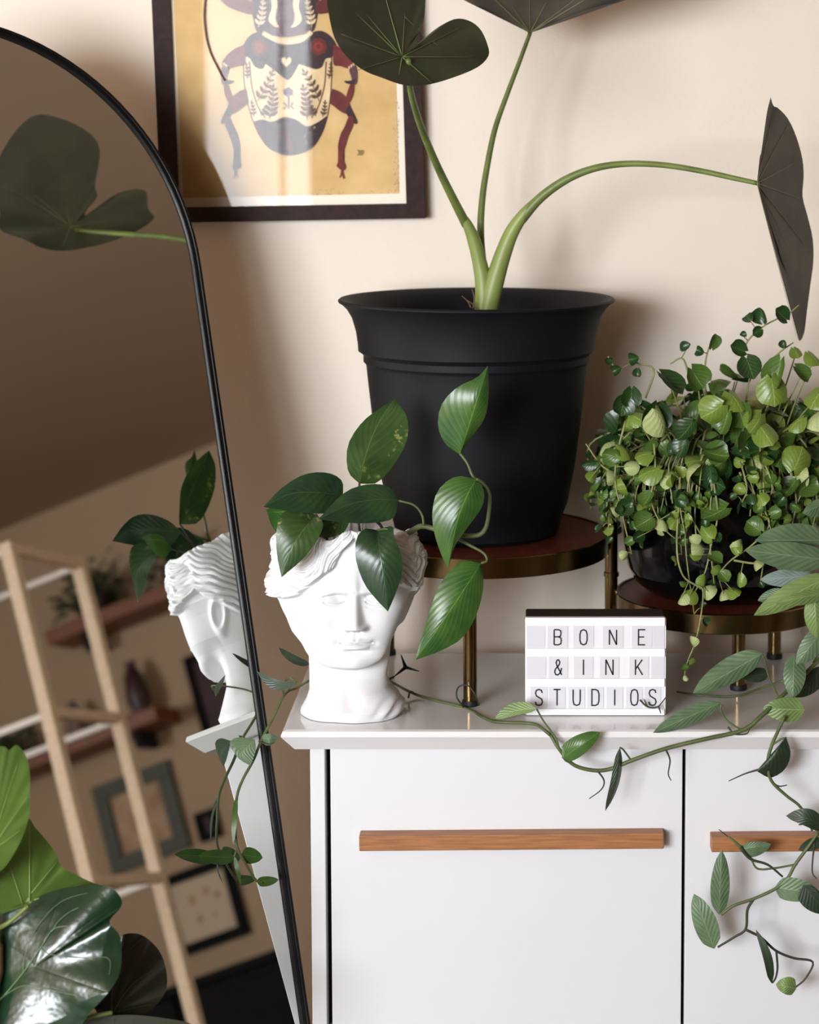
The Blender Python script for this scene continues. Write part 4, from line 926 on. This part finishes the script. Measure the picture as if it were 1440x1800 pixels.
# inner coordinates: rails 31 px
W_, H_ = 466.0, 654.0
def rail(name, a, b, c, d):
    pts = [a, b, c, d]; v = [fq(*p, 0) for p in pts]+[fq(*p, .020) for p in pts]
    mesh_obj(name, v, [(0, 1, 2, 3), (7, 6, 5, 4), (0, 4, 5, 1), (1, 5, 6, 2), (2, 6, 7, 3), (3, 7, 4, 0)], M['walnut'], pf, False)
ws, wt = 32/W_, 27/H_
rail('frame_rail', (0, 0), (1, 0), (1-ws, wt), (ws, wt)); rail('frame_rail', (0, 1), (ws, 1-wt), (1-ws, 1-wt), (1, 1))
rail('frame_rail', (0, 0), (ws, wt), (ws, 1-wt), (0, 1)); rail('frame_rail', (1, 0), (1, 1), (1-ws, 1-wt), (1-ws, wt))
M['mount'] = mat('cream_mount', (238, 228, 212), .8)
M['paper'] = mat('tan_paper', (214, 184, 132), .85, col2=(198, 166, 112), nscale=30)
M['pdark'] = mat('print_dark', (58, 38, 44), .8, col2=(42, 30, 38), nscale=60)
M['pmaroon'] = mat('print_maroon', (112, 46, 44), .8, col2=(88, 34, 36), nscale=60)
M['pred'] = mat('print_red', (140, 46, 44), .8)
M['pcream'] = mat('print_cream', (226, 204, 166), .8, col2=(206, 178, 136), nscale=40)
M['ppurple'] = mat('print_purple', (92, 60, 70), .8, col2=(76, 50, 60), nscale=50)
M['pbrown'] = mat('print_brown', (88, 62, 48), .8)
M['pgrey'] = mat('print_grey', (120, 104, 118), .8)
YP = YF+.006
def flat(name, pts, m, lift, parent):
    v = [at(p[0], p[1], YP-lift) for p in pts]; return mesh_obj(name, v, [tuple(range(len(v)))], m, parent, False)
v = [fq(ws*.9, wt*.9, .0065), fq(1-ws*.9, wt*.9, .0065), fq(1-ws*.9, 1-wt*.9, .0065), fq(ws*.9, 1-wt*.9, .0065)]
mesh_obj('mount', v, [(0, 1, 2, 3)], M['mount'], pf, False, label='cream mount border')
print_o = flat('print_sheet', [(322, 348), (702, 340), (686, -225), (294, -218)], M['paper'], .0002, pf)
art = MB(); am = ['pdark', 'pmaroon', 'pred', 'pcream', 'ppurple', 'pbrown', 'pgrey']; lay = [.0004]
BXC = 510.0
def poly(pts, m, smooth=True, close=True):
    lay[0] += .000012
    P = [Vector((a, b, 0)) for a, b in pts]
    if smooth: P = catmull(P+[P[0]], len(P)*4+1)[:-1]
    v = [at(p.x, p.y, YP-lay[0]) for p in P]
    c = sum(v, Vector())/len(v); n = len(v)
    bm = bmesh.new(); vs = [bm.verts.new(q_) for q_ in v]; fc = bm.faces.new(vs); r = bmesh.ops.triangulate(bm, faces=[fc]); bm.verts.index_update()
    art.add([tuple(w.co) for w in bm.verts], [tuple(w.index for w in q_.verts) for q_ in bm.faces], am.index(m)); bm.free()
def mirp(pts): return [(2*BXC-a, b) for a, b in pts]
def line(pts, w, m):
    lay[0] += .000012
    P = catmull([Vector((a, b, 0)) for a, b in pts], len(pts)*4); v = []; f = []
    for i, p in enumerate(P):
        d = (P[min(i+1, len(P)-1)]-P[max(i-1, 0)]).normalized(); n = Vector((-d.y, d.x, 0))
        ww = w if not isinstance(w, tuple) else w[0]+(w[1]-w[0])*i/(len(P)-1)
        v += [at((p+n*ww/2).x, (p+n*ww/2).y, YP-lay[0]), at((p-n*ww/2).x, (p-n*ww/2).y, YP-lay[0])]
    for i in range(len(P)-1): f.append((2*i, 2*i+1, 2*i+3, 2*i+2))
    art.add(v, f, am.index(m))
def petal(c, a, L, w, m):
    d = Vector((math.cos(a), math.sin(a))); n = Vector((-d.y, d.x)); c = Vector(c)
    poly([tuple(c), tuple(c+d*L*.4+n*w), tuple(c+d*L), tuple(c+d*L*.4-n*w)], m)
def sprig(a, b, nleaf, L, m, w=None):
    a, b = Vector(a), Vector(b); d = (b-a); an = math.atan2(d.y, d.x); line([tuple(a), tuple(a.lerp(b, .5)+Vector((-d.y, d.x))*.05), tuple(b)], 1.4, m)
    for i in range(nleaf):
        t = (i+.6)/nleaf; c = a.lerp(b, t)+Vector((-d.y, d.x))*.05*math.sin(PI*t); l = L*(1.1-.55*t)
        petal(c, an+.85, l, l*.22, m); petal(c, an-.85, l, l*.22, m)
    petal(b, an, L*.6, L*.14, m)
# wing case
body = [(428, 100), (429, 140), (434, 175), (444, 210), (458, 240), (476, 262), (500, 271), (520, 271), (545, 262), (562, 242), (574, 212), (580, 178), (583, 140), (583, 98), (560, 84), (455, 84)]
poly(body, 'pcream')
poly([(446, 214), (456, 240), (476, 262), (500, 272), (520, 272), (545, 262), (562, 242), (576, 205), (560, 214), (540, 222), (520, 210), (500, 206), (478, 214), (462, 210)], 'pdark')
line([(428, 100), (429, 140), (434, 175), (444, 210), (458, 240), (476, 262), (510, 273), (545, 262), (562, 242), (574, 212), (580, 178), (583, 140), (583, 98)], 2.0, 'pdark')
band = [(428, 98), (427, 82), (436, 66), (450, 57), (466, 59), (486, 72), (508, 76), (532, 70), (552, 56), (568, 55), (584, 66), (593, 84), (584, 100), (572, 104), (566, 118), (552, 121), (543, 106), (530, 103), (522, 120), (506, 141), (492, 122), (486, 104), (470, 108), (462, 121), (448, 117), (442, 104)]
poly(band, 'pdark')
for c in ((456, 84), (560, 82)):
    poly([(c[0]+15*math.cos(a), c[1]+15*math.sin(a)) for a in np.linspace(0, 2*PI, 9)[:-1]], 'pmaroon')
    poly([(c[0]+9*math.cos(a+.3), c[1]+9*math.sin(a+.3)) for a in np.linspace(0, 2*PI, 7)[:-1]], 'pred')
    poly([(c[0]+4*math.cos(a+.3), c[1]+4*math.sin(a+.3)) for a in np.linspace(0, 2*PI, 7)[:-1]], 'pmaroon')
poly([(503, 118), (495, 108), (496, 102), (501, 101), (503.5, 105), (507, 101), (512, 103), (511, 110)], 'pcream')
# thorax
poly([(446, -40), (442, 10), (446, 38), (452, 56), (476, 62), (504, 66), (530, 61), (550, 56), (557, 38), (560, 8), (556, -40)], 'ppurple')
poly([(446, -30), (443, 10), (448, 40), (456, 54), (474, 52), (478, 30), (472, 0), (470, -30)], 'pdark')
poly([(532, -30), (534, 0), (528, 28), (530, 50), (548, 54), (556, 38), (559, 8), (556, -30)], 'pdark')
for L_ in ([(470, -20), (478, 10), (472, 34), (482, 46), (492, 48), (486, 40), (484, 28), (488, 8), (482, -20)],):
    poly(L_, 'pcream'); poly([(1003-a, b) for a, b in L_], 'pcream')
line([(462, 58), (485, 70), (505, 74), (530, 70), (548, 56)], 8, 'pcream')
sprig((454, 48), (462, 4), 5, 12, 'pcream'); sprig((548, 48), (540, 4), 5, 12, 'pcream')
# sprigs on the wing cases
for a, b, n_, L_ in (((452, 178), (478, 128), 5, 15), ((473, 210), (480, 156), 6, 16), ((446, 205), (442, 180), 4, 8), ((435, 138), (432, 112), 4, 7), ((458, 204), (466, 188), 3, 8)):
    sprig(a, b, n_, L_, 'pbrown'); sprig((1013-a[0], a[1]), (1013-b[0], b[1]), n_, L_, 'pbrown')
line([(438, 108), (442, 150), (452, 185), (466, 208)], 1.4, 'pbrown'); line([(573, 108), (570, 150), (560, 185), (547, 208)], 1.4, 'pbrown')
poly([(506+9*math.cos(a)*(1 if k % 2 else .75), 162+9*math.sin(a)*(1 if k % 2 else .75)) for k, a in enumerate(np.linspace(0, 2*PI, 13)[:-1])], 'pgrey')
line([(507, 170), (507, 192)], 2, 'pgrey'); line([(498, 180), (503, 186), (498, 192)], 2, 'pgrey'); line([(515, 180), (511, 186), (516, 192)], 2, 'pgrey')
for c in ((546, 232), (553, 224), (536, 240), (538, 250)): poly([(c[0]+1.3*math.cos(a), c[1]+1.3*math.sin(a)) for a in np.linspace(0, 2*PI, 6)[:-1]], 'pcream')
line([(490, 235), (508, 243), (511, 268)], 2, 'pred')
# legs
poly([(446, 6), (430, -2), (400, -12), (386, -4), (398, 10), (420, 20), (444, 25)], 'pmaroon'); poly([(556, 4), (575, -4), (590, 0), (590, 18), (558, 24)], 'pmaroon')
for mm in (0, 1):
    T = (lambda p: p) if mm == 0 else (lambda p: [(1016-a, b) for a, b in p])
    poly(T([(430, 78), (412, 86), (398, 98), (390, 112), (400, 121), (418, 116), (430, 112)]), 'pmaroon')
    poly(T([(391, 113), (388, 128), (389, 146), (395, 148), (399, 134), (402, 121)]), 'ppurple')
    poly(T([(393, 148), (395, 166), (403, 182), (409, 176), (404, 158), (399, 146)]), 'pmaroon')
    poly(T([(390, 138), (402, 142), (411, 142), (406, 147), (394, 147)]), 'pdark')
    poly(T([(432, 156), (418, 162), (406, 174), (400, 188), (402, 200), (414, 198), (430, 186), (436, 180)]), 'pmaroon')
    poly(T([(402, 184), (394, 200), (388, 214), (392, 218), (402, 208), (408, 196)]), 'pdark')
    poly(T([(394, 206), (402, 204), (410, 222), (418, 238), (422, 262), (412, 264), (404, 240), (396, 222)]), 'pmaroon' if mm else 'ppurple')
    poly(T([(411, 262), (421, 262), (422, 284), (424, 292), (414, 300), (408, 294), (412, 280)]), 'pmaroon' if mm else 'pdark')
    line(T([(415, 298), (413, 308), (411, 314)]), 3, 'pmaroon'); line(T([(415, 298), (417, 308), (419, 312)]), 2, 'pmaroon')
    for k in range(3): poly(T([(392+k*4, 110+k*3), (396+k*4, 111+k*3), (394+k*4, 117+k*3)]), 'pcream', False)
line([(366, -30), (360, 20), (363, 60), (370, 90), (384, 120), (396, 142)], 4, 'pbrown')
for k in range(5): line([(628+k*2.4, 263+k % 2), (631+k*2, 268), (628+k*2.2, 273)], .9, 'pbrown')
art.build('beetle_picture', [M[k] for k in am], print_o, False)
# speckled worn print edge
ed = MB(); rr = random.Random(4)
for k in range(260):
    if k % 2: u, v_ = rr.uniform(325, 700), 346-rr.random()**2*12-(1-((1) ))*0
    else: u, v_ = 701-rr.random()**2*10, rr.uniform(180, 340)
    if k % 2: v_ = 348-8*(u-322)/380-rr.random()**2*11
    w = rr.uniform(.3, .9); lay[0] += 0
    ed.add([at(u-w, v_-w, YP-.00035), at(u+w, v_-w*.6, YP-.00035), at(u+w*.5, v_+w, YP-.00035)], [(0, 1, 2)])
ed.build('worn_edge', M['pbrown'], print_o, False)
# glass
gm = bpy.data.materials.new('picture_glass'); gm.use_nodes = True; nt = gm.node_tree
for n_ in list(nt.nodes):
    if n_.type == 'BSDF_PRINCIPLED': nt.nodes.remove(n_)
tr = nd(nt, 'ShaderNodeBsdfTransparent'); gl = nd(nt, 'ShaderNodeBsdfGlossy'); gl.inputs['Roughness'].default_value = .02; fr_ = nd(nt, 'ShaderNodeFresnel'); fr_.inputs[0].default_value = 1.5
ms = nd(nt, 'ShaderNodeMixShader'); nt.links.new(fr_.outputs[0], ms.inputs[0]); nt.links.new(tr.outputs[0], ms.inputs[1]); nt.links.new(gl.outputs[0], ms.inputs[2]); nt.links.new(ms.outputs[0], nt.nodes['Material Output'].inputs[0])
v = [fq(ws*.95, wt*.95, .0035), fq(1-ws*.95, wt*.95, .0035), fq(1-ws*.95, 1-wt*.95, .0035), fq(ws*.95, 1-wt*.95, .0035)]
mesh_obj('glass', v, [(0, 1, 2, 3)], gm, pf, False)

# ------------------------------------------------------------------ arched leaning mirror
MN = Vector((0.60186171, -0.75664387, 0.25544576)).normalized(); MW = Vector((0.78260816, 0.62251464, 0)).normalized(); MU = MN.cross(MW); MU = MU if MU.z > 0 else -MU
MK = -.272
def mp(w, u, n=0.0): return MW*w+MU*u+MN*(MK+n)
ARC_R = .300; WR = -.1615; WC = WR-ARC_R; UC_ = .585
UB = None
# bottom where the frame stands on the floor
UB = (FLOOR_Z-(MN*MK).z)/MU.z+.004
def arch(r, ub):
    pts = [(WC+r, ub)]+[(WC+r*math.cos(a), UC_+r*math.sin(a)) for a in np.linspace(0, PI, 49)]+[(WC-r, ub)]
    return pts
mr = thing('arched_mirror', tuple(mp(WC, UB)), 'tall arched black-framed mirror leaning at the left of the sideboard', 'mirror')
n_ = 0
fv = []; ff = []
out_, mid_, in_ = arch(ARC_R, UB), arch(ARC_R-.005, UB+.005), arch(ARC_R-.0105, UB+.0105)
rings_ = [(out_, -.010), (out_, .003), (arch(ARC_R-.001, UB+.001), .0045), (arch(ARC_R-.0040, UB+.004), .0048), (mid_, .0036), (arch(ARC_R-.0062, UB+.0062), .0048), (arch(ARC_R-.0095, UB+.0095), .0045), (in_, .003), (in_, -.0005)]
k = len(out_)
for ring, nn in rings_: fv += [mp(p[0], p[1], nn) for p in ring]
for j in range(len(rings_)-1):
    for i in range(k): ff.append((j*k+i, j*k+(i+1) % k, (j+1)*k+(i+1) % k, (j+1)*k+i))
autosmooth(mesh_obj('frame', fv, ff, M['frameblack'], mr, True, label='thin black metal arched frame'))
mm_ = bpy.data.materials.new('mirror_glass'); mm_.use_nodes = True; b = mm_.node_tree.nodes['Principled BSDF']
b.inputs['Metallic'].default_value = 1; b.inputs['Roughness'].default_value = 0; b.inputs['Base Color'].default_value = (.83, .86, .85, 1)
g = arch(ARC_R-.0100, UB+.010)
o = mesh_obj('mirror_glass', [mp(p[0], p[1], 0) for p in g], [tuple(range(len(g)))], mm_, mr, False)
if (o.data.polygons[0].normal.dot(MN)) < 0: o.data.flip_normals()
g = arch(ARC_R-.0008, UB+.001)
mesh_obj('back_board', [mp(p[0], p[1], -.0095) for p in g]+[mp(p[0], p[1], -.006) for p in g], [tuple(range(len(g))), tuple(range(2*len(g)-1, len(g)-1, -1))], mat('backing_board', (92, 72, 54), .8), mr, False)

# ------------------------------------------------------------------ fig plant in the lower left foreground
FYD = -.27
fg = thing('potted_fig', (-.66, -.68, FLOOR_Z), 'broad glossy-leaved fig plant in the lower left foreground', 'potted plant')
lathe('pot', [(.085, FLOOR_Z+.0006), (.095, FLOOR_Z+.01), (.115, FLOOR_Z+.2), (.12, FLOOR_Z+.215), (.112, FLOOR_Z+.215), (.105, FLOOR_Z+.18)], (-.66, -.68), mat('pale_fig_pot', (150, 140, 128), .7), fg, 48)
disc_soil('soil', (-.66, -.68), .104, FLOOR_Z+.185, fg, M['soil'], seed=12)
tube('trunk', [Vector((-.66, -.68, FLOOR_Z+.18)), Vector((-.64, -.60, -.48)), at(-30, 1780, FYD-.02), at(-40, 1600, FYD), at(-20, 1480, FYD)], [.010, .009, .006], M['tendril'], fg, 12)
radial_leaf('leaf', fg, (60, 1700), [(-20, 1780), (-60, 1720), (-40, 1640), (10, 1598), (60, 1578), (110, 1562), (160, 1556), (195, 1560), (213, 1580), (212, 1596), (197, 1612), (194, 1624), (210, 1644), (214, 1675), (210, 1712), (190, 1745), (160, 1778), (130, 1812), (60, 1830), (0, 1820)][::1],
    FYD, -.00012, -.00022, M['figdark'], M['figvein'],
    [dict(w=1.9, p=((-10, 1770), (39, 1712), (74, 1662), (93, 1634), (118, 1628), (144, 1630))), dict(w=1.1, p=((91, 1638), (104, 1618), (128, 1600), (160, 1589), (195, 1584))), dict(w=1.1, p=((40, 1712), (47, 1670), (70, 1623), (109, 1584), (160, 1568))), dict(w=1.0, p=((-10, 1640), (12, 1622), (39, 1600))),
     dict(w=1.0, p=((70, 1665), (84, 1676), (110, 1681), (150, 1684), (187, 1683), (194, 1700), (186, 1732))), dict(w=1.2, p=((0, 1755), (39, 1733), (78, 1737), (132, 1749), (160, 1742), (180, 1726))), dict(w=1.0, p=((-10, 1790), (20, 1794), (60, 1806)))], cup=.02, ripple=.006, freq=5, label='large dark glossy leaf at the bottom left')
radial_leaf('leaf', fg, (50, 1590), [(-30, 1620), (-10, 1540), (20, 1480), (48, 1440), (62, 1455), (82, 1478), (98, 1500), (106, 1520), (118, 1530), (150, 1546), (178, 1560), (120, 1568), (70, 1578), (30, 1592), (0, 1604)],
    FYD+.03, .0003, .0, M['figlight'], M['figvein2'], [(52, 1450, 1.3, (52, 1585)), (100, 1515, .9, (55, 1570)), (10, 1500, .9, (40, 1590)), (150, 1552, .9, (60, 1582))], cup=.01, ripple=.0012, label='light green young leaf')
radial_leaf('leaf', fg, (-20, 1500), [(-60, 1380), (-20, 1320), (5, 1312), (16, 1318), (30, 1310), (46, 1330), (53, 1365), (52, 1400), (52, 1430), (40, 1470), (22, 1505), (0, 1532), (-40, 1550)],
    FYD-.02, .0, .0003, M['figlight'], M['figvein2'], [(30, 1345, 1.1), (48, 1400, .9), (35, 1460, .8), (5, 1330, .8)], cup=-.01, ripple=.0010, label='bright green upright leaf at the left edge')
radial_leaf('leaf', fg, (197, 1780), [(165, 1772), (150, 1752), (190, 1710), (213, 1672), (214, 1645), (240, 1641), (262, 1652), (282, 1675), (292, 1705), (293, 1735), (282, 1758), (262, 1778), (235, 1790), (205, 1795), (180, 1790)],
    FYD+.06, .0002, .0, M['figbrown'], M['figvein3'], [(208, 1700, 1.3, (197, 1780), .06), (280, 1700, 1.1, (200, 1778), .1), (250, 1650, .9, (205, 1715), .1), (270, 1765, .8)], cup=.012, ripple=.003, label='dark olive leaf')
radial_leaf('leaf', fg, (200, 1840), [(100, 1815), (150, 1793), (220, 1784), (290, 1790), (340, 1802), (360, 1830), (300, 1860), (200, 1870), (120, 1850)], FYD+.03, .0, .0, M['figbrown'], M['figvein3'], [(200, 1788, 1), (300, 1798, 1)], cup=.01)
for a, b in (((-20, 1480), (-20, 1500)), ((-40, 1640), (-20, 1780)), ((-10, 1640), (50, 1592)), ((-30, 1810), (197, 1780)), ((-30, 1830), (200, 1840))):
    tube('petiole', [at(a[0]-15, a[1], FYD), at((a[0]+b[0])/2-8, (a[1]+b[1])/2+8, FYD+.01), at(b[0], b[1], FYD+.01)], [.003, .002], M['stem'], fg, 8)

# ------------------------------------------------------------------ what the mirror shows: the other side of the room
M['rackw'] = wood('pale_rack_wood', (226, 200, 172), (204, 176, 146), (2, 2, 12), .6, 20)
M['glassshelf'] = mat('white_shelf', (214, 204, 196), .5)
rk = thing('open_rack', (1.55, -1.4, FLOOR_Z), 'pale wooden open rack seen blurred in the mirror', 'rack')
for x in (1.392, 1.708):
    for y in (-1.0, -1.75): box('post', (x-.014, x+.014, y-.014, y+.014, FLOOR_Z+.0005, .835), M['rackw'], rk, .002)
for z in (.822, .455, .094, -.35):
    for y in (-1.0, -1.75): box('cross_bar', (1.4062, 1.6938, y-.011, y+.011, z-.011, z+.011), M['rackw'], rk, .002)
    for x in (1.392, 1.708): box('side_rail', (x-.008, x+.008, -1.7358, -1.0142, z-.010, z+.004), M['glassshelf'], rk, .001, label='white side rail')
M['shelfwood'] = wood('orange_brown_shelf_wood', (140, 78, 44), (112, 58, 32), (2, 12, 2), .5, 10)
XR = RIGHT_X
def shelf(y0, y1, z, lab):
    t_ = thing('wall_shelf', (XR-.08, (y0+y1)/2, z), lab, 'shelf', 'wooden wall shelves opposite')
    box('board', (XR-.17, XR-.0005, y0, y1, z-.022, z+.022), M['shelfwood'], t_, .003)
    for y in (y0+.1, y1-.1): box('bracket', (XR-.12, XR-.001, y-.01, y+.01, z-.07, z-.0225), M['dark'], t_, .002)
shelf(-1.78, -1.02, 1.035, 'upper orange-brown wooden shelf seen blurred in the mirror')
shelf(-2.5, -1.50, .705, 'lower orange-brown wooden shelf seen blurred in the mirror')
def picture(y0, y1, z0, z1, fw, fm, im, lab, group=None):
    t_ = thing('wall_picture', (XR, (y0+y1)/2, (z0+z1)/2), lab, 'picture')
    for b in ((y0, y1, z0, z0+fw), (y0, y1, z1-fw, z1), (y0, y0+fw, z0+fw, z1-fw), (y1-fw, y1, z0+fw, z1-fw)):
        box('frame_rail', (XR-.022, XR-.001, b[0], b[1], b[2], b[3]), fm, t_, .002)
    p_ = box('picture_sheet', (XR-.008, XR-.002, y0+fw, y1-fw, z0+fw, z1-fw), im, t_)
    return p_, t_
M['greenfr'] = mat('grey_green_frame', (72, 76, 62), .6); M['beige'] = mat('beige_sheet', (196, 166, 136), .8, col2=(160, 128, 104), nscale=18)
M['blackfr'] = mat('black_frame', (10, 9, 10), .7, spec=.15); M['plum'] = mat('plum_sheet', (82, 58, 62), .8, col2=(60, 44, 50), nscale=20); M['pale'] = mat('pale_sheet', (206, 186, 162), .8)
picture(-1.83, -1.57, .325, .59, .045, M['greenfr'], M['beige'], 'grey-green framed picture seen blurred in the mirror')
p_, _ = picture(-1.70, -1.46, .035, .268, .03, M['blackfr'], M['pale'], 'black framed pale drawing seen blurred in the mirror, lowest on the wall')
mb = MB()
for y, z, r in ((-1.61, .18, .016), (-1.56, .19, .013), (-1.60, .12, .014), (-1.55, .12, .010), (-1.53, .17, .012)):
    v, f = lathe_vf([(r, 0), (r*.5, .0)], (0, 0), 10); v = [(XR-.0085, y+p[0]*.8, z+p[1]) for p in v]; mb.add(v, [tuple(range(10))])
mb.build('drawn_mark', M['beige'], p_)
picture(-1.535, -1.465, .325, .41, .018, M['blackfr'], M['plum'], 'small square dark framed picture seen blurred in the mirror')
picture(-1.44, -1.22, .60, .86, .02, M['blackfr'], M['plum'], 'dark plum picture seen blurred beside the plaster head in the mirror')
def ball(name, c, r, m, lab, cat):
    bm = bmesh.new(); bmesh.ops.create_icosphere(bm, subdivisions=3, radius=r); v = [tuple(p.co+Vector(c)) for p in bm.verts]; f = [tuple(q_.index for q_ in p.verts) for p in bm.faces]; bm.free()
    return v, f
# vases and plants on the shelves
def vase(x, y, z, h, r, m, lab):
    t_ = tag(lathe('vase', [(r*.6, z), (r, z+h*.35), (r*.75, z+h*.75), (r*.4, z+h*.9), (r*.5, z+h), (r*.3, z+h)], (x, y), m, None, 24), lab, 'vase'); return t_
M['vasedark'] = mat('dark_vase', (60, 36, 38), .4)
vase(XR-.07, -1.585, .7275, .17, .036, M['vasedark'], 'dark plum bulbous vase on the lower shelf seen blurred in the mirror')
vase(XR-.07, -1.80, .7275, .12, .03, mat('dusky_vase', (120, 96, 88), .5), 'dusky grey-brown vase on the lower shelf seen blurred in the mirror')
def bushy(x, y, z, r, h, lab, n=60, seed=1, hang=0.0):
    t_ = thing('shelf_plant', (x, y, z), lab, 'potted plant')
    lathe('pot', [(r*.35, z+.0005), (r*.5, z+h*.35), (r*.45, z+h*.35), (r*.4, z+h*.28)], (x, y), M['vasedark'], t_, 20, capt=True)
    rd = random.Random(seed); mb = MB()
    for i in range(n):
        a = rd.uniform(0, 2*PI); rr_ = r*rd.uniform(.3, 1.1); zz_ = z+h*rd.uniform(.35, 1)-hang*rd.random()*(rr_/r)
        P = Vector((min(x+rr_*math.cos(a)*.7, XR-.012), y+rr_*math.sin(a), zz_)); d = Vector((math.cos(a)*.3, math.sin(a), rd.uniform(-.6, .6))).normalized()
        n2 = d.orthogonal().normalized(); L_ = .035*rd.uniform(.7, 1.4)
        Q = P+d*L_; Q.x = min(Q.x, XR-.006)
        mb.add([P, (P+Q)/2+n2*L_*.3, Q, (P+Q)/2-n2*L_*.3], [(0, 1, 2, 3)])
        B = Vector((x, y, z+h*.3)); vv, ff_ = tube_vf([B, (B+P)/2+Vector((0, 0, .02)), P], [.002, .001], 4, 4); mb.add(vv, ff_)
    mb.build('foliage', M['pothdark'], t_)['kind'] = 'stuff'
bushy(XR-.08, -1.64, 1.0575, .11, .19, 'dark bushy plant on the upper shelf seen blurred in the mirror', 90, 2, .12)
bushy(XR-.08, -1.36, 1.0575, .08, .15, 'dark trailing plant at the middle of the upper shelf seen blurred in the mirror', 70, 3, .1)
bushy(XR-.08, -2.06, .7275, .11, .12, 'low dark plant on the lower shelf seen blurred in the mirror', 70, 4, .05)
# black sideboard opposite, with papers
bs = thing('black_cabinet', (3.0, -1.5, FLOOR_Z), 'low black cabinet along the far wall seen blurred in the mirror', 'cabinet')
M['blackcab'] = mat('black_cabinet_paint', (9, 8, 9), .7, spec=.15)
box('body', (2.86, XR-.012, -2.6, -.55, FLOOR_Z+.08, -.08), M['blackcab'], bs, .003)
box('top', (2.84, XR-.010, -2.62, -.53, -.0798, -.055), M['blackcab'], bs, .003)
for i in range(4):
    y0 = -2.59+i*.51; d_ = box('door', (2.842, 2.859, y0, y0+.50, FLOOR_Z+.09, -.085), M['blackcab'], bs, .002)
    box('handle', (2.834, 2.8415, y0+.2, y0+.3, -.104, -.098), M['blackcab'], d_, .001)
    for y in (y0+.05,): box('foot', (2.9, 2.94, y, y+.04, FLOOR_Z+.0005, FLOOR_Z+.0798), M['blackcab'], bs)
# low bench with folded things in front of it
bn = thing('low_bench', (2.5, -1.3, FLOOR_Z), 'low tan bench before the black cabinet seen blurred in the mirror', 'bench')
box('seat', (2.35, 2.75, -1.75, -.75, -.33, -.29), M['rackw'], bn, .004)
for x in (2.38, 2.68):
    for y in (-1.71, -.83): box('leg', (x, x+.04, y, y+.04, FLOOR_Z+.0005, -.3302), M['rackw'], bn, .002)
